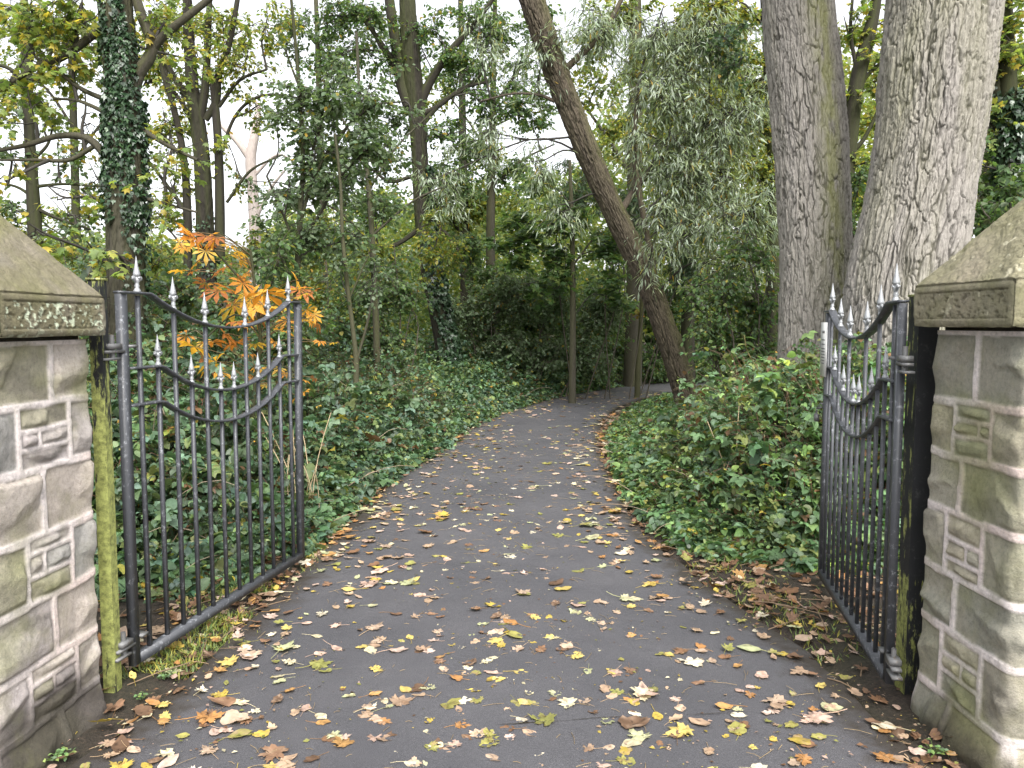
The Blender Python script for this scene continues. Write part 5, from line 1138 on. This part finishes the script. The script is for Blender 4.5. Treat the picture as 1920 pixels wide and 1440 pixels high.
k = 500; yy = 2.3+7*RNG.random(k)**1.3; tt = RNG.random(k); xx = seg_x(_LA, yy)*(1-tt)+seg_x(_RA, yy)*tt; a = RNG.uniform(0, 6.3, k); l = .012+.04*RNG.random(k)**2
tubes(lit, np.stack([np.stack([xx-np.cos(a)*l, yy-np.sin(a)*l, 0*xx+.018], 1), np.stack([xx+.1*l, yy, 0*xx+.021], 1), np.stack([xx+np.cos(a)*l, yy+np.sin(a)*l, 0*xx+.018], 1)], 1), np.full((k, 3), .0011), 3, (.30, .22, .12))
o = lit.build('fallen_leaves', M['dry'], None, True); tag(o, 'the many smaller and farther autumn leaves strewn over the path', None, None, 'stuff')
# verge litter: packed brown leaves on the soil beside the path and under the gates
lit = MB(); nv = 0
while nv < 3600:
    y = 2.6+11*rgL.random()**1.5; sd_ = rgL.choice((-1, 1)); e = rgL.random()**1.3*(1.5 if y < 6.5 else .8)-.05
    x = float(seg_x(_LA if sd_ < 0 else _RA, y))+sd_*e
    if y < 3.15 and abs(x) > 1.62: continue
    if y < 3.9 and rgL.random() < .75: continue
    col = rgL.choices(['brown', 'tan', 'orange', 'yellow', 'pinkish', 'olive', 'cream'], [.66, .12, .07, .06, .04, .03, .02])[0]
    zz = float(ground_z(np.array([x]), np.array([y]))[0])
    put(lit, vmb(col, rgL.choice(['maple', 'oval', 'lobed']), rgL.choice(['flat', 'curled', 'folded']), rgL.random() < .2, rgL.randrange(3)), (x, y, zz+rgL.random()*.02), rgL.uniform(.03, .085), rgL.uniform(0, 6.3), rgL.gauss(0, .25), rgL.gauss(0, .25)); nv += 1
# twigs in the litter
k = 260; yy = RNG.uniform(2.8, 9, k); sd2 = RNG.choice([-1, 1], k); xx = np.where(sd2 < 0, seg_x(_LA, yy), seg_x(_RA, yy))+sd2*RNG.uniform(-.1, 1.2, k); zz = ground_z(xx, yy)+.02
a = RNG.uniform(0, 2*PI, k); l = RNG.uniform(.04, .18, k); q = np.stack([np.stack([xx-np.cos(a)*l, yy-np.sin(a)*l, zz], 1), np.stack([xx, yy, zz+.012], 1), np.stack([xx+np.cos(a)*l, yy+np.sin(a)*l, zz+.01], 1)], 1)
ok = ~((yy < 3.2) & (np.abs(xx) > 1.55)); tubes(lit, q[ok], np.full((ok.sum(), 3), .003), 4, (.20, .14, .09))
o = lit.build('leaf_litter', M['dry'], None, True); tag(o, 'brown decaying leaf litter banked along both verges and under the gates', None, None, 'stuff')
# grass on the left verge
gr = MB(); k = 5200; yy = RNG.uniform(3.3, 5.4, k); xx = seg_x(_LA, yy)+RNG.normal(-.12, .14, k); cl = fbm(np.stack([xx*4, yy*4, 0*xx], -1), 2, 71) > -.05; xx, yy = xx[cl], yy[cl]; k = len(xx)
sd3 = 500; y2 = RNG.uniform(3.5, 5, sd3); x2 = seg_x(_RA, y2)+RNG.normal(.2, .15, sd3); xx = np.r_[xx, x2]; yy = np.r_[yy, y2]; k = len(xx)
p = np.stack([xx, yy, ground_z(xx, yy)], 1); scatter(gr, 'willow', p, RNG.uniform(0, 2*PI, k), RNG.normal(-.9, .35, k), RNG.normal(0, .3, k), RNG.uniform(.025, .06, k), pick('yelgreen', k)*.9)
o = gr.build('grass', M['bramble']); tag(o, 'short mossy grass along the path edges by the gates', None, None, 'stuff')
# small weeds
def weed(px, py, r, n, label):
    b = G(px, py); root = empty('small_weed', b, label, 'weed', 'little green weeds at the edges')
    lf = MB(); a = RNG.uniform(0, 2*PI, n); q = r*RNG.random(n)**.6; p = b+np.stack([np.cos(a)*q, np.sin(a)*q, RNG.uniform(.01, r*.6, n)], 1)
    scatter(lf, 'oval', p, RNG.uniform(0, 2*PI, n), RNG.normal(.1, .3, n), RNG.normal(0, .3, n), np.full(n, .018), pick('midgreen', n)*1.5); lf.build('leaves', M['bramble'], root)
    st = MB(); t = np.linspace(0, 1, 3)[None, :, None]; tubes(st, (b+0*p)[:, None]*(1-t)+p[:, None]*t, np.full((n, 3), .0012), 3, (.10, .15, .04)); st.build('stems', M['twig'], root)
weed(108, 1425, .05, 34, 'clover-like weed at the photo\'s bottom left below the left pillar')
weed(163, 1358, .022, 12, 'tiny weed beside the foot of the left pillar')
weed(312, 1270, .05, 26, 'low weed on the verge below the left gate\'s hinge')
weed(1752, 1412, .05, 26, 'ferny weed against the foot of the right pillar')
weed(1905, 1428, .05, 26, 'weed at the photo\'s bottom right corner below the right pillar')
weed(268, 1310, .03, 14, 'sprig of weed just below the left gate\'s lower hinge')
